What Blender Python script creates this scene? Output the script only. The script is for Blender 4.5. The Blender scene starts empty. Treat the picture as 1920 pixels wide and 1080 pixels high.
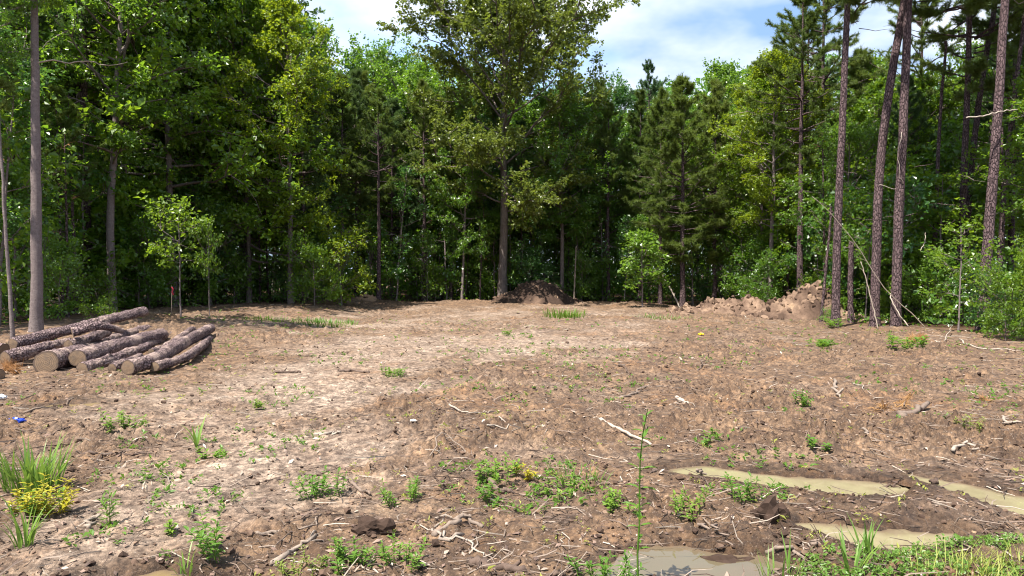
import bpy, bmesh, math, random
import numpy as np
from mathutils import Vector, Matrix

# ------------------------------------------------------------------ camera, sky, sun, exposure
sc = bpy.context.scene
COL = sc.collection
CAM_H = 1.7
F = 1280.0                      # focal length in photo pixels (1920 wide)
HOR = 515.0                     # horizon row in the photo
cam_d = bpy.data.cameras.new('camera'); cam = bpy.data.objects.new('camera', cam_d); COL.objects.link(cam)
cam_d.sensor_width = 36.0; cam_d.lens = 36.0*F/1920.0
cam_d.clip_start = 0.05; cam_d.clip_end = 2000
cam.location = (0, 0, CAM_H)
cam.rotation_euler = (math.radians(90) - math.atan((540-HOR)/F), 0, 0)
sc.camera = cam

SUN_DIR = Vector((-0.31, -0.34, 0.885)).normalized()
sun_el = math.asin(SUN_DIR.z); sun_az = math.atan2(SUN_DIR.x, SUN_DIR.y)
sd = bpy.data.lights.new('sun', 'SUN'); sd.energy = 4.8; sd.angle = math.radians(0.55); sd.color = (1.0, 0.95, 0.86)
so = bpy.data.objects.new('sun', sd); COL.objects.link(so)
so.rotation_euler = SUN_DIR.to_track_quat('Z', 'Y').to_euler()

w = bpy.data.worlds.new('World'); sc.world = w; w.use_nodes = True
wt = w.node_tree; wt.nodes.clear()
def wn(t, **k):
    n = wt.nodes.new(t)
    for a, b in k.items(): setattr(n, a, b)
    return n
wo = wn('ShaderNodeOutputWorld'); wb = wn('ShaderNodeBackground'); wb.inputs['Strength'].default_value = 0.14
sky = wn('ShaderNodeTexSky', sky_type='NISHITA', sun_disc=False, sun_elevation=sun_el, sun_rotation=sun_az)
sky.air_density = 1.0; sky.dust_density = 0.6; sky.ozone_density = 1.2
tc = wn('ShaderNodeTexCoord'); sep = wn('ShaderNodeSeparateXYZ'); wt.links.new(tc.outputs['Generated'], sep.inputs[0])
zc = wn('ShaderNodeMath', operation='MAXIMUM'); zc.inputs[1].default_value = 0.0; wt.links.new(sep.outputs['Z'], zc.inputs[0])
za = wn('ShaderNodeMath', operation='ADD'); za.inputs[1].default_value = 0.22; wt.links.new(zc.outputs[0], za.inputs[0])
dx = wn('ShaderNodeMath', operation='DIVIDE'); wt.links.new(sep.outputs['X'], dx.inputs[0]); wt.links.new(za.outputs[0], dx.inputs[1])
dy = wn('ShaderNodeMath', operation='DIVIDE'); wt.links.new(sep.outputs['Y'], dy.inputs[0]); wt.links.new(za.outputs[0], dy.inputs[1])
cb = wn('ShaderNodeCombineXYZ'); wt.links.new(dx.outputs[0], cb.inputs[0]); wt.links.new(dy.outputs[0], cb.inputs[1])
cb.inputs[2].default_value = 3.3
n1 = wn('ShaderNodeTexNoise'); n1.inputs['Scale'].default_value = 1.15; n1.inputs['Detail'].default_value = 7; n1.inputs['Roughness'].default_value = 0.55
n2 = wn('ShaderNodeTexNoise'); n2.inputs['Scale'].default_value = 2.1; n2.inputs['Detail'].default_value = 5; n2.inputs['Roughness'].default_value = 0.5
wt.links.new(cb.outputs[0], n1.inputs['Vector']); wt.links.new(cb.outputs[0], n2.inputs['Vector'])
r1 = wn('ShaderNodeMapRange'); r1.inputs['From Min'].default_value = 0.30; r1.inputs['From Max'].default_value = 0.56
r1.inputs['To Min'].default_value = 0.12; r1.inputs['To Max'].default_value = 0.97; r1.interpolation_type = 'SMOOTHSTEP'
wt.links.new(n1.outputs['Fac'], r1.inputs['Value'])
cr = wn('ShaderNodeValToRGB'); cr.color_ramp.elements[0].position = 0.36; cr.color_ramp.elements[1].position = 0.62
cr.color_ramp.elements[0].color = (1.0, 1.6, 2.65, 1); cr.color_ramp.elements[1].color = (3.4, 3.5, 3.65, 1)
wt.links.new(n2.outputs['Fac'], cr.inputs['Fac'])
mx = wn('ShaderNodeMix', data_type='RGBA'); wt.links.new(r1.outputs['Result'], mx.inputs[0])
wt.links.new(sky.outputs[0], mx.inputs[6]); wt.links.new(cr.outputs[0], mx.inputs[7])
wt.links.new(mx.outputs[2], wb.inputs['Color']); wt.links.new(wb.outputs[0], wo.inputs['Surface'])

vs = sc.view_settings; vs.view_transform = 'Standard'; vs.look = 'None'; vs.gamma = 1; vs.use_curve_mapping = False
vs.exposure = 1.5
sc.render.engine = 'CYCLES'
sc.cycles.max_bounces = 7; sc.cycles.diffuse_bounces = 5; sc.cycles.glossy_bounces = 3; sc.cycles.transmission_bounces = 5
sc.cycles.sample_clamp_indirect = 6
sc.cycles.use_denoising = True
sc.cycles.filter_width = 1.1

RNG = np.random.default_rng(7)
random.seed(7)

# ------------------------------------------------------------------ helpers: noise
def _h(ix, iy, s):
    h = (ix.astype(np.int64)*374761393 + iy.astype(np.int64)*668265263 + s*1274126177) & 0xffffffff
    h = ((h ^ (h >> 13))*1274126177) & 0xffffffff
    h = (h ^ (h >> 16)) & 0xffffffff
    return h.astype(np.float64)/4294967295.0
def vnoise(x, y, s=0):
    xi = np.floor(x); yi = np.floor(y); fx = x-xi; fy = y-yi
    u = fx*fx*fx*(fx*(fx*6-15)+10); v = fy*fy*fy*(fy*(fy*6-15)+10)
    a = _h(xi, yi, s); b = _h(xi+1, yi, s); c = _h(xi, yi+1, s); d = _h(xi+1, yi+1, s)
    return (a*(1-u)+b*u)*(1-v)+(c*(1-u)+d*u)*v - 0.5
def fbm(x, y, s=0, o=4, g=0.5):
    r = 0; a = 1.0
    for i in range(o):
        r = r + a*vnoise(x, y, s+i*17); x = x*2.03+5.1; y = y*2.03+1.7; a *= g
    return r
def worley(x, y, s=0):
    xi = np.floor(x); yi = np.floor(y)
    best = np.full(x.shape, 9.0); sec = np.full(x.shape, 9.0); idv = np.zeros(x.shape)
    for i in (-1, 0, 1):
        for j in (-1, 0, 1):
            cx = xi+i; cy = yi+j
            d = (cx+_h(cx, cy, s)-x)**2 + (cy+_h(cx, cy, s+5)-y)**2
            m = d < best
            sec = np.where(m, best, np.minimum(sec, d))
            idv = np.where(m, _h(cx, cy, s+9), idv); best = np.where(m, d, best)
    return np.sqrt(best), np.sqrt(sec), idv
def sstep(a, b, x):
    t = np.clip((x-a)/(b-a), 0, 1); return t*t*(3-2*t)

# ------------------------------------------------------------------ helpers: objects and meshes
def tag(o, label=None, cat=None, group=None, kind=None):
    if label: o['label'] = label
    if cat: o['category'] = cat
    if group: o['group'] = group
    if kind: o['kind'] = kind
    return o
def mesh_np(name, V, quads=None, tris=None, attrs=None, smooth=False, mats=()):
    me = bpy.data.meshes.new(name)
    V = np.asarray(V, dtype=np.float32).reshape(-1, 3)
    q = np.zeros((0, 4), np.int32) if quads is None else np.asarray(quads, np.int32).reshape(-1, 4)
    t = np.zeros((0, 3), np.int32) if tris is None else np.asarray(tris, np.int32).reshape(-1, 3)
    me.vertices.add(len(V)); me.vertices.foreach_set('co', V.ravel())
    nl = q.size + t.size
    me.loops.add(nl); me.loops.foreach_set('vertex_index', np.concatenate([q.ravel(), t.ravel()]))
    npoly = len(q)+len(t)
    me.polygons.add(npoly)
    ls = np.concatenate([np.arange(len(q))*4, len(q)*4+np.arange(len(t))*3]).astype(np.int32)
    me.polygons.foreach_set('loop_start', ls)
    me.polygons.foreach_set('use_smooth', np.full(npoly, smooth))
    for k, a in (attrs or {}).items():
        at = me.attributes.new(k, 'FLOAT', 'POINT'); at.data.foreach_set('value', np.asarray(a, np.float32))
    me.update(calc_edges=True)
    for m in mats: me.materials.append(m)
    return me
def link(name, data, parent=None, loc=None):
    o = bpy.data.objects.new(name, data); COL.objects.link(o)
    if parent: o.parent = parent
    if loc is not None: o.location = loc
    return o
def empty(name, loc, rz=0.0, scale=1.0):
    o = bpy.data.objects.new(name, None); COL.objects.link(o); o.location = loc; o.rotation_euler = (0, 0, rz)
    o.scale = (scale,)*3; o.empty_display_size = 0.2
    return o
class MB:
    """collects triangles, quads and a per-vertex value, then links them as one mesh object"""
    def __init__(s): s.V = []; s.Q = []; s.T = []; s.A = []; s.n = 0
    def add(s, V, Q=None, T=None, a=0.5):
        V = np.asarray(V, float).reshape(-1, 3)
        if Q is not None and len(Q): s.Q.append(np.asarray(Q)+s.n)
        if T is not None and len(T): s.T.append(np.asarray(T)+s.n)
        s.V.append(V); s.A.append(np.broadcast_to(np.asarray(a, float), (len(V),)).copy()); s.n += len(V)
    def mesh(s, name, mats, smooth=False):
        if not s.V: return mesh_np(name, np.zeros((0, 3)), mats=mats)
        return mesh_np(name, np.concatenate(s.V), np.concatenate(s.Q) if s.Q else None, np.concatenate(s.T) if s.T else None,
                       {'v': np.concatenate(s.A)}, smooth, mats)
def unit(a): return a/np.maximum(np.linalg.norm(a, axis=-1, keepdims=True), 1e-9)
def tube(mb, P, R, n=6, a=0.5, cap=False):
    P = np.asarray(P, float); R = np.asarray(R, float); k = len(P)
    T = np.gradient(P, axis=0); T = unit(T)
    ref = np.array([0, 0, 1.0]) if abs(T[:, 2]).mean() < 0.8 else np.array([1.0, 0, 0])
    U = unit(np.cross(T, ref)); W = np.cross(T, U)
    an = np.arange(n)*2*math.pi/n
    V = P[:, None, :] + R[:, None, None]*(np.cos(an)[None, :, None]*U[:, None, :]+np.sin(an)[None, :, None]*W[:, None, :])
    i = np.arange(k-1)[:, None]*n; j = np.arange(n)[None, :]; jn = (j+1) % n
    Q = np.stack([i+j, i+jn, i+n+jn, i+n+j], -1).reshape(-1, 4)
    V = V.reshape(-1, 3); Tt = None
    if cap:
        V = np.concatenate([V, P[:1], P[-1:]]); c0 = k*n; j = np.arange(n)
        Tt = np.concatenate([np.stack([np.full(n, c0), (j+1) % n, j], -1), np.stack([np.full(n, c0+1), (k-1)*n+j, (k-1)*n+(j+1) % n], -1)])
    mb.add(V, Q, Tt, a)
def curve_pts(P, n):
    """smooth resample of control points"""
    P = np.asarray(P, float); m = len(P)
    if m < 3:
        t = np.linspace(0, 1, n)[:, None]; return P[0]*(1-t)+P[-1]*t
    E = np.concatenate([[2*P[0]-P[1]], P, [2*P[-1]-P[-2]]])
    t = np.linspace(0, m-1-1e-6, n); i = t.astype(int); f = (t-i)[:, None]
    a, b, c, d = E[i], E[i+1], E[i+2], E[i+3]
    return 0.5*((2*b)+(-a+c)*f+(2*a-5*b+4*c-d)*f*f+(-a+3*b-3*c+d)*f**3)
def leaves(mb, pos, axis, size, rng, up=0.7, wid=0.36, fold=0.12):
    """rhombic folded leaves: one quad each"""
    n = len(pos); axis = unit(axis)
    nr = unit(np.array([0, 0, up])+rng.normal(size=(n, 3))*0.55)
    side = unit(np.cross(axis, nr)); nr = np.cross(side, axis)
    s = size[:, None]
    m = pos+axis*s*0.45
    V = np.stack([pos, m+side*s*wid+nr*s*fold, pos+axis*s-nr*s*0.1, m-side*s*wid+nr*s*fold], 1).reshape(-1, 3)
    i = np.arange(n)[:, None]*4
    a = np.repeat(np.clip(rng.normal(0.5, 0.22, n), 0, 1), 4)
    mb.add(V, i+np.array([[0, 1, 2, 3]]), None, a)
def leaf6(mb, b, ax, nr, L, W, a):
    """near leaf with a midrib, four triangles"""
    b = np.asarray(b, float); ax = np.asarray(ax, float)/np.linalg.norm(ax)
    sd_ = np.cross(ax, nr); sd_ = sd_/max(np.linalg.norm(sd_), 1e-6); nn = np.cross(sd_, ax)
    V = [b, b+ax*L*0.35+sd_*W*0.5+nn*W*0.18, b+ax*L*0.75+sd_*W*0.33-nn*W*0.0, b+ax*L-nn*L*0.18, b+ax*L*0.75-sd_*W*0.33, b+ax*L*0.35-sd_*W*0.5+nn*W*0.18, b+ax*L*0.5]
    mb.add(V, None, [(0, 1, 6), (1, 2, 6), (2, 3, 6), (3, 4, 6), (4, 5, 6), (5, 0, 6)], a)
def blade(mb, b, az, L, W, lean, bend, a, n=5):
    t = np.linspace(0, 1, n+1); th = lean+bend*t
    dl = L/n; r = np.concatenate([[0], np.cumsum(np.sin(th[:-1]))*dl]); z = np.concatenate([[0], np.cumsum(np.cos(th[:-1]))*dl])
    d = np.array([math.cos(az), math.sin(az), 0]); s_ = np.array([-math.sin(az), math.cos(az), 0])
    C = np.asarray(b)+r[:, None]*d+z[:, None]*np.array([0, 0, 1.0])
    wd = W*0.5*np.clip(np.minimum(1, 0.55+t*1.2)*(1-t**2.2), 0.03, 1)
    V = np.stack([C-wd[:, None]*s_, C+wd[:, None]*s_], 1).reshape(-1, 3)
    i = np.arange(n)*2
    mb.add(V, np.stack([i, i+1, i+3, i+2], -1), None, a)

# ------------------------------------------------------------------ helpers: materials
def new_mat(name):
    m = bpy.data.materials.new(name); m.use_nodes = True; nt = m.node_tree; nt.nodes.clear()
    out = nt.nodes.new('ShaderNodeOutputMaterial')
    def N(t, ins=None, **k):
        n = nt.nodes.new(t)
        for a, b in k.items(): setattr(n, a, b)
        for a, b in (ins or {}).items():
            if isinstance(b, tuple) and len(b) == 2 and hasattr(b[0], 'outputs'): nt.links.new(b[0].outputs[b[1]], n.inputs[a])
            elif hasattr(b, 'outputs'): nt.links.new(b.outputs[0], n.inputs[a])
            else: n.inputs[a].default_value = b
        return n
    return m, N, out, nt
def c4(c): return (c[0], c[1], c[2], 1.0)
def mixc(N, f, a, b, bt='MIX'):
    n = N('ShaderNodeMix', data_type='RGBA', blend_type=bt)
    nt = n.id_data
    for idx, val in ((0, f), (6, a), (7, b)):
        if isinstance(val, tuple) and len(val) == 2 and hasattr(val[0], 'outputs'): nt.links.new(val[0].outputs[val[1]], n.inputs[idx])
        elif hasattr(val, 'outputs'): nt.links.new(val.outputs[0], n.inputs[idx])
        else: n.inputs[idx].default_value = c4(val) if isinstance(val, (tuple, list)) else val
    return (n, 2)
def leaf_mat(name, ca, cb_, trans, tf=0.42, rough=0.42, spec=0.35):
    m, N, out, nt = new_mat(name)
    at = N('ShaderNodeAttribute', attribute_name='v'); oi = N('ShaderNodeObjectInfo')
    ad = N('ShaderNodeMath', {0: (at, 2), 1: (oi, 5)}, operation='MULTIPLY_ADD'); ad.inputs[1].default_value = 1.0
    nt.links.new(at.outputs['Fac'], ad.inputs[0])
    rr = N('ShaderNodeMath', {0: (oi, 5)}, operation='MULTIPLY_ADD'); rr.inputs[1].default_value = 0.5; rr.inputs[2].default_value = -0.25
    nt.links.new(rr.outputs[0], ad.inputs[2])
    col = mixc(N, ad, ca, cb_)
    hs = N('ShaderNodeHueSaturation', {'Color': col}); hs.inputs['Saturation'].default_value = 1.0
    p = N('ShaderNodeBsdfPrincipled', {'Base Color': hs, 'Roughness': rough})
    p.inputs['Specular IOR Level'].default_value = spec
    tcol = mixc(N, 0.5, col, trans)
    t = N('ShaderNodeBsdfTranslucent', {'Color': tcol})
    mx_ = N('ShaderNodeMixShader', {0: tf, 1: p, 2: t})
    nt.links.new(mx_.outputs[0], out.inputs['Surface'])
    return m
def bark_mat(name, ca, cb_, crack, scale=(9, 9, 3), plates=True, bump=0.6, patch=None):
    m, N, out, nt = new_mat(name)
    tc_ = N('ShaderNodeTexCoord'); oi = N('ShaderNodeObjectInfo')
    mp = N('ShaderNodeMapping', {'Vector': (tc_, 3)}); mp.inputs['Scale'].default_value = scale
    nd = N('ShaderNodeTexNoise', {'Vector': mp, 'Scale': 1.5, 'Detail': 3})
    wv = N('ShaderNodeMix', data_type='RGBA', blend_type='LINEAR_LIGHT'); wv.inputs[0].default_value = 0.25
    nt.links.new(mp.outputs[0], wv.inputs[6]); nt.links.new(nd.outputs['Color'], wv.inputs[7])
    n1_ = N('ShaderNodeTexNoise', {'Vector': mp, 'Scale': 0.6, 'Detail': 6, 'Roughness': 0.65})
    col = mixc(N, N('ShaderNodeMapRange', {0: n1_, 1: 0.3, 2: 0.7}), ca, cb_)
    if plates:
        vo = N('ShaderNodeTexVoronoi', {'Vector': (wv, 2), 'Scale': 1.0}, feature='DISTANCE_TO_EDGE')
        vc = N('ShaderNodeTexVoronoi', {'Vector': (wv, 2), 'Scale': 1.0})
        col = mixc(N, 0.35, col, (vc, 'Color'), 'OVERLAY') if False else col
        edge = N('ShaderNodeMapRange', {0: vo, 1: 0.0, 2: 0.16})
        col = mixc(N, edge, crack, col); hgt = edge
    else:
        hgt = N('ShaderNodeTexNoise', {'Vector': mp, 'Scale': 2.5, 'Detail': 8, 'Roughness': 0.7})
        col = mixc(N, N('ShaderNodeMapRange', {0: hgt, 1: 0.36, 2: 0.5}), crack, col)
    if patch:
        pn = N('ShaderNodeTexNoise', {'Vector': (tc_, 3), 'Scale': 2.2, 'Detail': 5, 'Roughness': 0.7})
        col = mixc(N, N('ShaderNodeMapRange', {0: pn, 1: 0.52, 2: 0.66, 4: 0.75}), col, patch)
    ad = N('ShaderNodeMath', {0: n1_, 1: 0.5}, operation='MULTIPLY'); ad2 = N('ShaderNodeMath', {0: hgt, 1: ad}, operation='ADD')
    b = N('ShaderNodeBump', {'Height': ad2, 'Strength': bump, 'Distance': 0.03})
    p = N('ShaderNodeBsdfPrincipled', {'Base Color': col, 'Roughness': 0.9, 'Normal': b}); p.inputs['Specular IOR Level'].default_value = 0.15
    nt.links.new(p.outputs[0], out.inputs['Surface'])
    return m
def ramp_mat(name, stops, rough=0.9, noise=8.0, spec=0.2):
    """colour from the per-piece value v, broken up by noise"""
    m, N, out, nt = new_mat(name)
    at = N('ShaderNodeAttribute', attribute_name='v')
    tc_ = N('ShaderNodeTexCoord')
    no = N('ShaderNodeTexNoise', {'Vector': (tc_, 3), 'Scale': noise, 'Detail': 5, 'Roughness': 0.65})
    cr_ = N('ShaderNodeValToRGB'); nt.links.new(at.outputs['Fac'], cr_.inputs['Fac'])
    el = cr_.color_ramp.elements
    while len(el) < len(stops): el.new(0.5)
    for e, (pos, c) in zip(el, stops): e.position = pos; e.color = c4(c)
    dk = mixc(N, N('ShaderNodeMapRange', {0: no, 1: 0.3, 2: 0.7, 3: 0.62, 4: 1.25}), (0, 0, 0), cr_)
    b = N('ShaderNodeBump', {'Height': no, 'Strength': 0.5, 'Distance': 0.01})
    p = N('ShaderNodeBsdfPrincipled', {'Base Color': dk, 'Roughness': rough, 'Normal': b}); p.inputs['Specular IOR Level'].default_value = spec
    nt.links.new(p.outputs[0], out.inputs['Surface'])
    return m
def plain(name, c, rough=0.6, spec=0.4):
    m, N, out, nt = new_mat(name)
    tc_ = N('ShaderNodeTexCoord'); no = N('ShaderNodeTexNoise', {'Vector': (tc_, 3), 'Scale': 14.0, 'Detail': 4})
    col = mixc(N, N('ShaderNodeMapRange', {0: no, 3: 0.7, 4: 1.1}), (0, 0, 0), c)
    p = N('ShaderNodeBsdfPrincipled', {'Base Color': col, 'Roughness': rough}); p.inputs['Specular IOR Level'].default_value = spec
    nt.links.new(p.outputs[0], out.inputs['Surface'])
    return m

M_LIGHT = leaf_mat('leaf_light', (0.08, 0.16, 0.012), (0.165, 0.245, 0.02), (0.36, 0.52, 0.02), 0.5, 0.36, 0.6)
M_MID = leaf_mat('leaf_mid', (0.06, 0.138, 0.014), (0.128, 0.215, 0.024), (0.29, 0.50, 0.02), 0.5, 0.36, 0.8)
M_DARK = leaf_mat('leaf_dark', (0.04, 0.11, 0.024), (0.085, 0.175, 0.034), (0.20, 0.43, 0.04), 0.45, 0.36, 0.75)
M_YEL = leaf_mat('leaf_yellow', (0.115, 0.185, 0.010), (0.22, 0.275, 0.018), (0.50, 0.58, 0.02), 0.5, 0.4, 0.5)
M_OAK = leaf_mat('leaf_oak', (0.07, 0.105, 0.016), (0.14, 0.17, 0.026), (0.27, 0.34, 0.03), 0.44, 0.34, 0.6)
M_NEED = leaf_mat('needle_green', (0.075, 0.12, 0.022), (0.15, 0.185, 0.038), (0.25, 0.33, 0.04), 0.36, 0.5, 0.3)
M_NEEDD = leaf_mat('needle_dark', (0.042, 0.09, 0.032), (0.095, 0.145, 0.04), (0.17, 0.27, 0.05), 0.33, 0.5, 0.3)
M_PALE = leaf_mat('weed_pale', (0.17, 0.22, 0.04), (0.34, 0.34, 0.08), (0.44, 0.46, 0.07), 0.35, 0.5, 0.3)
M_WEED = leaf_mat('weed_green', (0.08, 0.17, 0.022), (0.17, 0.27, 0.035), (0.30, 0.46, 0.04), 0.40, 0.45, 0.3)
M_WEEDY = leaf_mat('weed_yellow', (0.30, 0.28, 0.02), (0.60, 0.36, 0.03), (0.7, 0.55, 0.04), 0.35, 0.5, 0.3)
M_BLADE = leaf_mat('grass_blade', (0.09, 0.175, 0.03), (0.20, 0.30, 0.055), (0.32, 0.47, 0.06), 0.38, 0.4, 0.35)
M_STRAW = leaf_mat('dry_straw', (0.22, 0.10, 0.04), (0.42, 0.25, 0.11), (0.4, 0.22, 0.08), 0.15, 0.8, 0.1)
M_PINEBARK = bark_mat('pine_bark', (0.08, 0.053, 0.056), (0.165, 0.113, 0.113), (0.035, 0.024, 0.026), (17, 17, 7), True, 0.9)
M_GREYBARK = bark_mat('grey_bark', (0.125, 0.098, 0.095), (0.22, 0.18, 0.17), (0.08, 0.06, 0.058), (14, 14, 26), False, 0.4)
M_DARKBARK = bark_mat('dark_bark', (0.10, 0.078, 0.072), (0.195, 0.16, 0.142), (0.05, 0.04, 0.034), (10, 10, 3), False, 0.8)
M_LOGBARK = bark_mat('log_bark', (0.105, 0.072, 0.075), (0.27, 0.195, 0.19), (0.035, 0.022, 0.023), (20, 20, 20), True, 0.8, (0.42, 0.31, 0.26))
M_WOOD = ramp_mat('dead_wood', [(0.0, (0.07, 0.045, 0.035)), (0.35, (0.16, 0.115, 0.09)), (0.7, (0.22, 0.172, 0.137)), (1.0, (0.40, 0.34, 0.28))], 0.85, 30)
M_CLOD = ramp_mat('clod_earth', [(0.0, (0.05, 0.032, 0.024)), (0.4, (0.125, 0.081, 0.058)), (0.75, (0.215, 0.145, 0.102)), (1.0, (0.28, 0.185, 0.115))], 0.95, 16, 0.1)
M_CHIP = ramp_mat('litter_chip', [(0.0, (0.08, 0.055, 0.045)), (0.4, (0.2, 0.13, 0.10)), (0.7, (0.32, 0.25, 0.20)), (0.9, (0.48, 0.40, 0.33)), (1.0, (0.32, 0.12, 0.055))], 0.85, 40)

# ------------------------------------------------------------------ ground height
def gx(px, d): return (px-960.0)/F*d
def gp(px, py, z=0.0):
    """photo pixel of a point on level ground -> world x, y"""
    d = (CAM_H-z)*F/(py-HOR); return gx(px, d), d
def seg_d(x, y, pts):
    best = np.full(np.shape(x), 1e9); rad = np.zeros(np.shape(x))
    for (ax, ay, ar), (bx_, by_, br) in zip(pts[:-1], pts[1:]):
        vx, vy = bx_-ax, by_-ay; L = vx*vx+vy*vy+1e-9
        t = np.clip(((x-ax)*vx+(y-ay)*vy)/L, 0, 1)
        d = np.hypot(x-ax-t*vx, y-ay-t*vy)-(ar+(br-ar)*t)
        best = np.minimum(best, d)
    return best
def pw(*l): return [(*gp(px, py), r) for px, py, r in l]
PUD = {
 'puddle_long': pw((1275, 884, .07), (1330, 884, .16), (1450, 900, .15), (1560, 912, .24), (1640, 918, .22), (1690, 912, .07)),
 'puddle_right': pw((1705, 890, .04), (1760, 902, .13), (1850, 925, .17), (1960, 958, .20), (2100, 985, .2)),
 'puddle_middle': pw((1490, 982, .04), (1545, 990, .10), (1650, 1012, .22), (1720, 1008, .14), (1790, 1003, .04)),
 'puddle_near': pw((1120, 1075, .04), (1180, 1072, .12), (1260, 1045, .20), (1330, 1060, .2), (1440, 1062, .12), (1520, 1066, .05)),
 'puddle_left': pw((62, 768, .06), (110, 764, .16), (165, 760, .07)),
 'puddle_low': pw((230, 1085, .05), (275, 1078, .07), (330, 1085, .05)),
}
WZ = -0.020
TRACKS = [(*gp(235, 1010), *gp(560, 800)), (*gp(560, 800), *gp(900, 655)), (*gp(420, 745), *gp(900, 690)), (*gp(1000, 830), *gp(1750, 700))]
def rise(x, y):
    return 0.36*sstep(12.8, 18.0, y)*sstep(-5.0, -9.5, x) + 0.18*sstep(30, 35.0, y)*sstep(11, 6, np.abs(x+0.5))
def drymask(x, y):
    g = lambda cx, cy, sx, sy, a: a*np.exp(-((x-cx)/sx)**2-((y-cy)/sy)**2)
    m = g(-2.3, 6.0, 1.1, 1.6, 1.0)+g(-3.6, 9.0, 1.8, 2.2, .9)+g(-2.8, 12.5, 2.6, 2.6, .9)+g(-0.6, 16.5, 4.2, 2.6, .95)+g(2, 22, 6, 3.5, .5)+g(-5, 22, 4, 4, .5)+g(0, 30, 10, 5, .5)+g(-2.9, 4.4, .5, .5, .8)
    m = m + 0.75*fbm(x*0.8, y*0.8, 3, 5, .6)
    return np.clip(sstep(0.10, 1.0, m), 0, 1)
def pud_d(x, y):
    d = np.full(np.shape(x), 1e9)
    for p in PUD.values(): d = np.minimum(d, seg_d(x, y, p))
    return d
def edge_x(y):
    """half-open shape of the clearing: left and right x of the wood's edge at depth y"""
    l = np.interp(y, [-60, 4, 15, 20, 27, 31, 36.0, 38.2, 39], [-13, -13, -12.6, -13.4, -13.4, -11, -8.6, -3, 0])
    r = np.interp(y, [-60, 4, 14, 17.5, 20.5, 23, 28, 33, 37, 38.6, 39], [16, 14, 12.6, 12.4, 13.2, 11.6, 12.5, 13, 10, 3, 0])
    return l, r
def wood_depth(x, y):
    l, r = edge_x(y); d = np.maximum(l-x, x-r)
    return np.where(y > 39, np.maximum(d, y-38.5), d)
def H(x, y):
    x = np.asarray(x, float); y = np.asarray(y, float)
    shp = x.shape; x = x.ravel(); y = y.ravel()
    near = y < 45
    dm = drymask(x, y); wd = wood_depth(x, y); c = (1-dm*0.85)*sstep(2.0, -1.0, wd)
    z = 0.10*fbm(x*0.22, y*0.22, 11, 3) + rise(x, y)
    z = z + (0.075*fbm(x*1.1, y*1.1, 21, 4))*(0.25+0.75*c)
    wx = x+0.10*vnoise(x*5, y*5, 31); wy = y+0.10*vnoise(x*5, y*5, 37)
    f1, f2, iv = worley(wx*5.5, wy*5.5, 41)
    pt = np.clip(.55+1.6*fbm(x*.7+9, y*.7, 111, 3), .15, 1.5); c = c*pt
    z = z + c*0.10*np.clip(0.72-f1, 0, 1)*(0.1+1.6*iv)
    f1, f2, iv = worley(wx*2.6+3, wy*2.6, 45); z = z + c*0.09*sstep(5, 9, y)*np.clip(0.62-f1, 0, 1)*(0.1+1.5*iv)
    f1, f2, iv = worley(wx*12.0, wy*12.0, 51)
    z = z + (0.10+c)*0.052*np.clip(0.75-f1, 0, 1)*(0.1+1.6*iv)
    f1, f2, iv = worley(x*23.0+.4*vnoise(x*30, y*30, 3), y*23.0, 57)
    z = z + (0.10+c)*0.026*np.clip(0.75-f1, 0, 1)*(0.1+1.6*iv)
    z = z + (0.3+0.7*c)*0.022*fbm(x*15, y*15, 61, 4, .62)
    # wheel ruts left by machines, faint in the dry part
    rut = np.abs(((x*0.96+y*0.28)+0.25*vnoise(x*.4, y*.4, 71))/0.62 % 1.0-0.5)
    z = z + dm*0.020*sstep(0.5, 0.25, rut)*(0.5+vnoise(x*2, y*2, 75))
    # cleated machine tracks
    for off in (-.42, .42):
        for (ax, ay, bx_, by_) in TRACKS:
            vx, vy = bx_-ax, by_-ay; L = math.hypot(vx, vy); t = ((x-ax)*vx+(y-ay)*vy)/L; q = ((x-ax)*vy-(y-ay)*vx)/L-off+.12*vnoise(t*.6, t*0+off, 97)
            m_ = sstep(.20, .13, np.abs(q))*sstep(-.3, .3, t)*sstep(L+.3, L-.3, t)
            z = z - m_*(.03+.035*sstep(.25, .45, np.abs((t/.17) % 1-.5)))*(.6+.8*vnoise(x*2, y*2, 98))
    z = z - 0.03*sstep(3.2, 1.8, np.hypot((x+7.6)/1.0, (y-13.0)/1.5))
    d = pud_d(x, y)
    nd = d + 0.09*fbm(x*4.2, y*4.2, 81, 4)-0.02
    z = z - (0.10*fbm(x*0.22, y*0.22, 11, 3) + 0.03*fbm(x*1.1, y*1.1, 21, 2))*sstep(2.2, 0.5, d)
    fl = sstep(0.7, 0.05, nd)
    z = z*(1-0.62*fl) + fl*0.004
    z = z + 0.03*sstep(0.0, 0.12, nd)*sstep(0.55, 0.15, nd)*np.clip(vnoise(x*4, y*4, 91)*2, 0, 1)
    z = z - 0.11*sstep(0.07, -0.10, nd)
    return z.reshape(shp)
def Hs(x, y): return float(H(np.array([x]), np.array([y]))[0])
def G(px, py):
    """photo pixel -> point on the real ground"""
    z = 0.0
    for _ in range(3):
        x, y = gp(px, py, z); z = float(np.clip(0.10*fbm(np.array([x*0.22]), np.array([y*0.22]), 11, 3)[0]+rise(np.array([x]), np.array([y]))[0], -0.2, 0.6))
    return np.array([x, y, Hs(x, y)])

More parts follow.
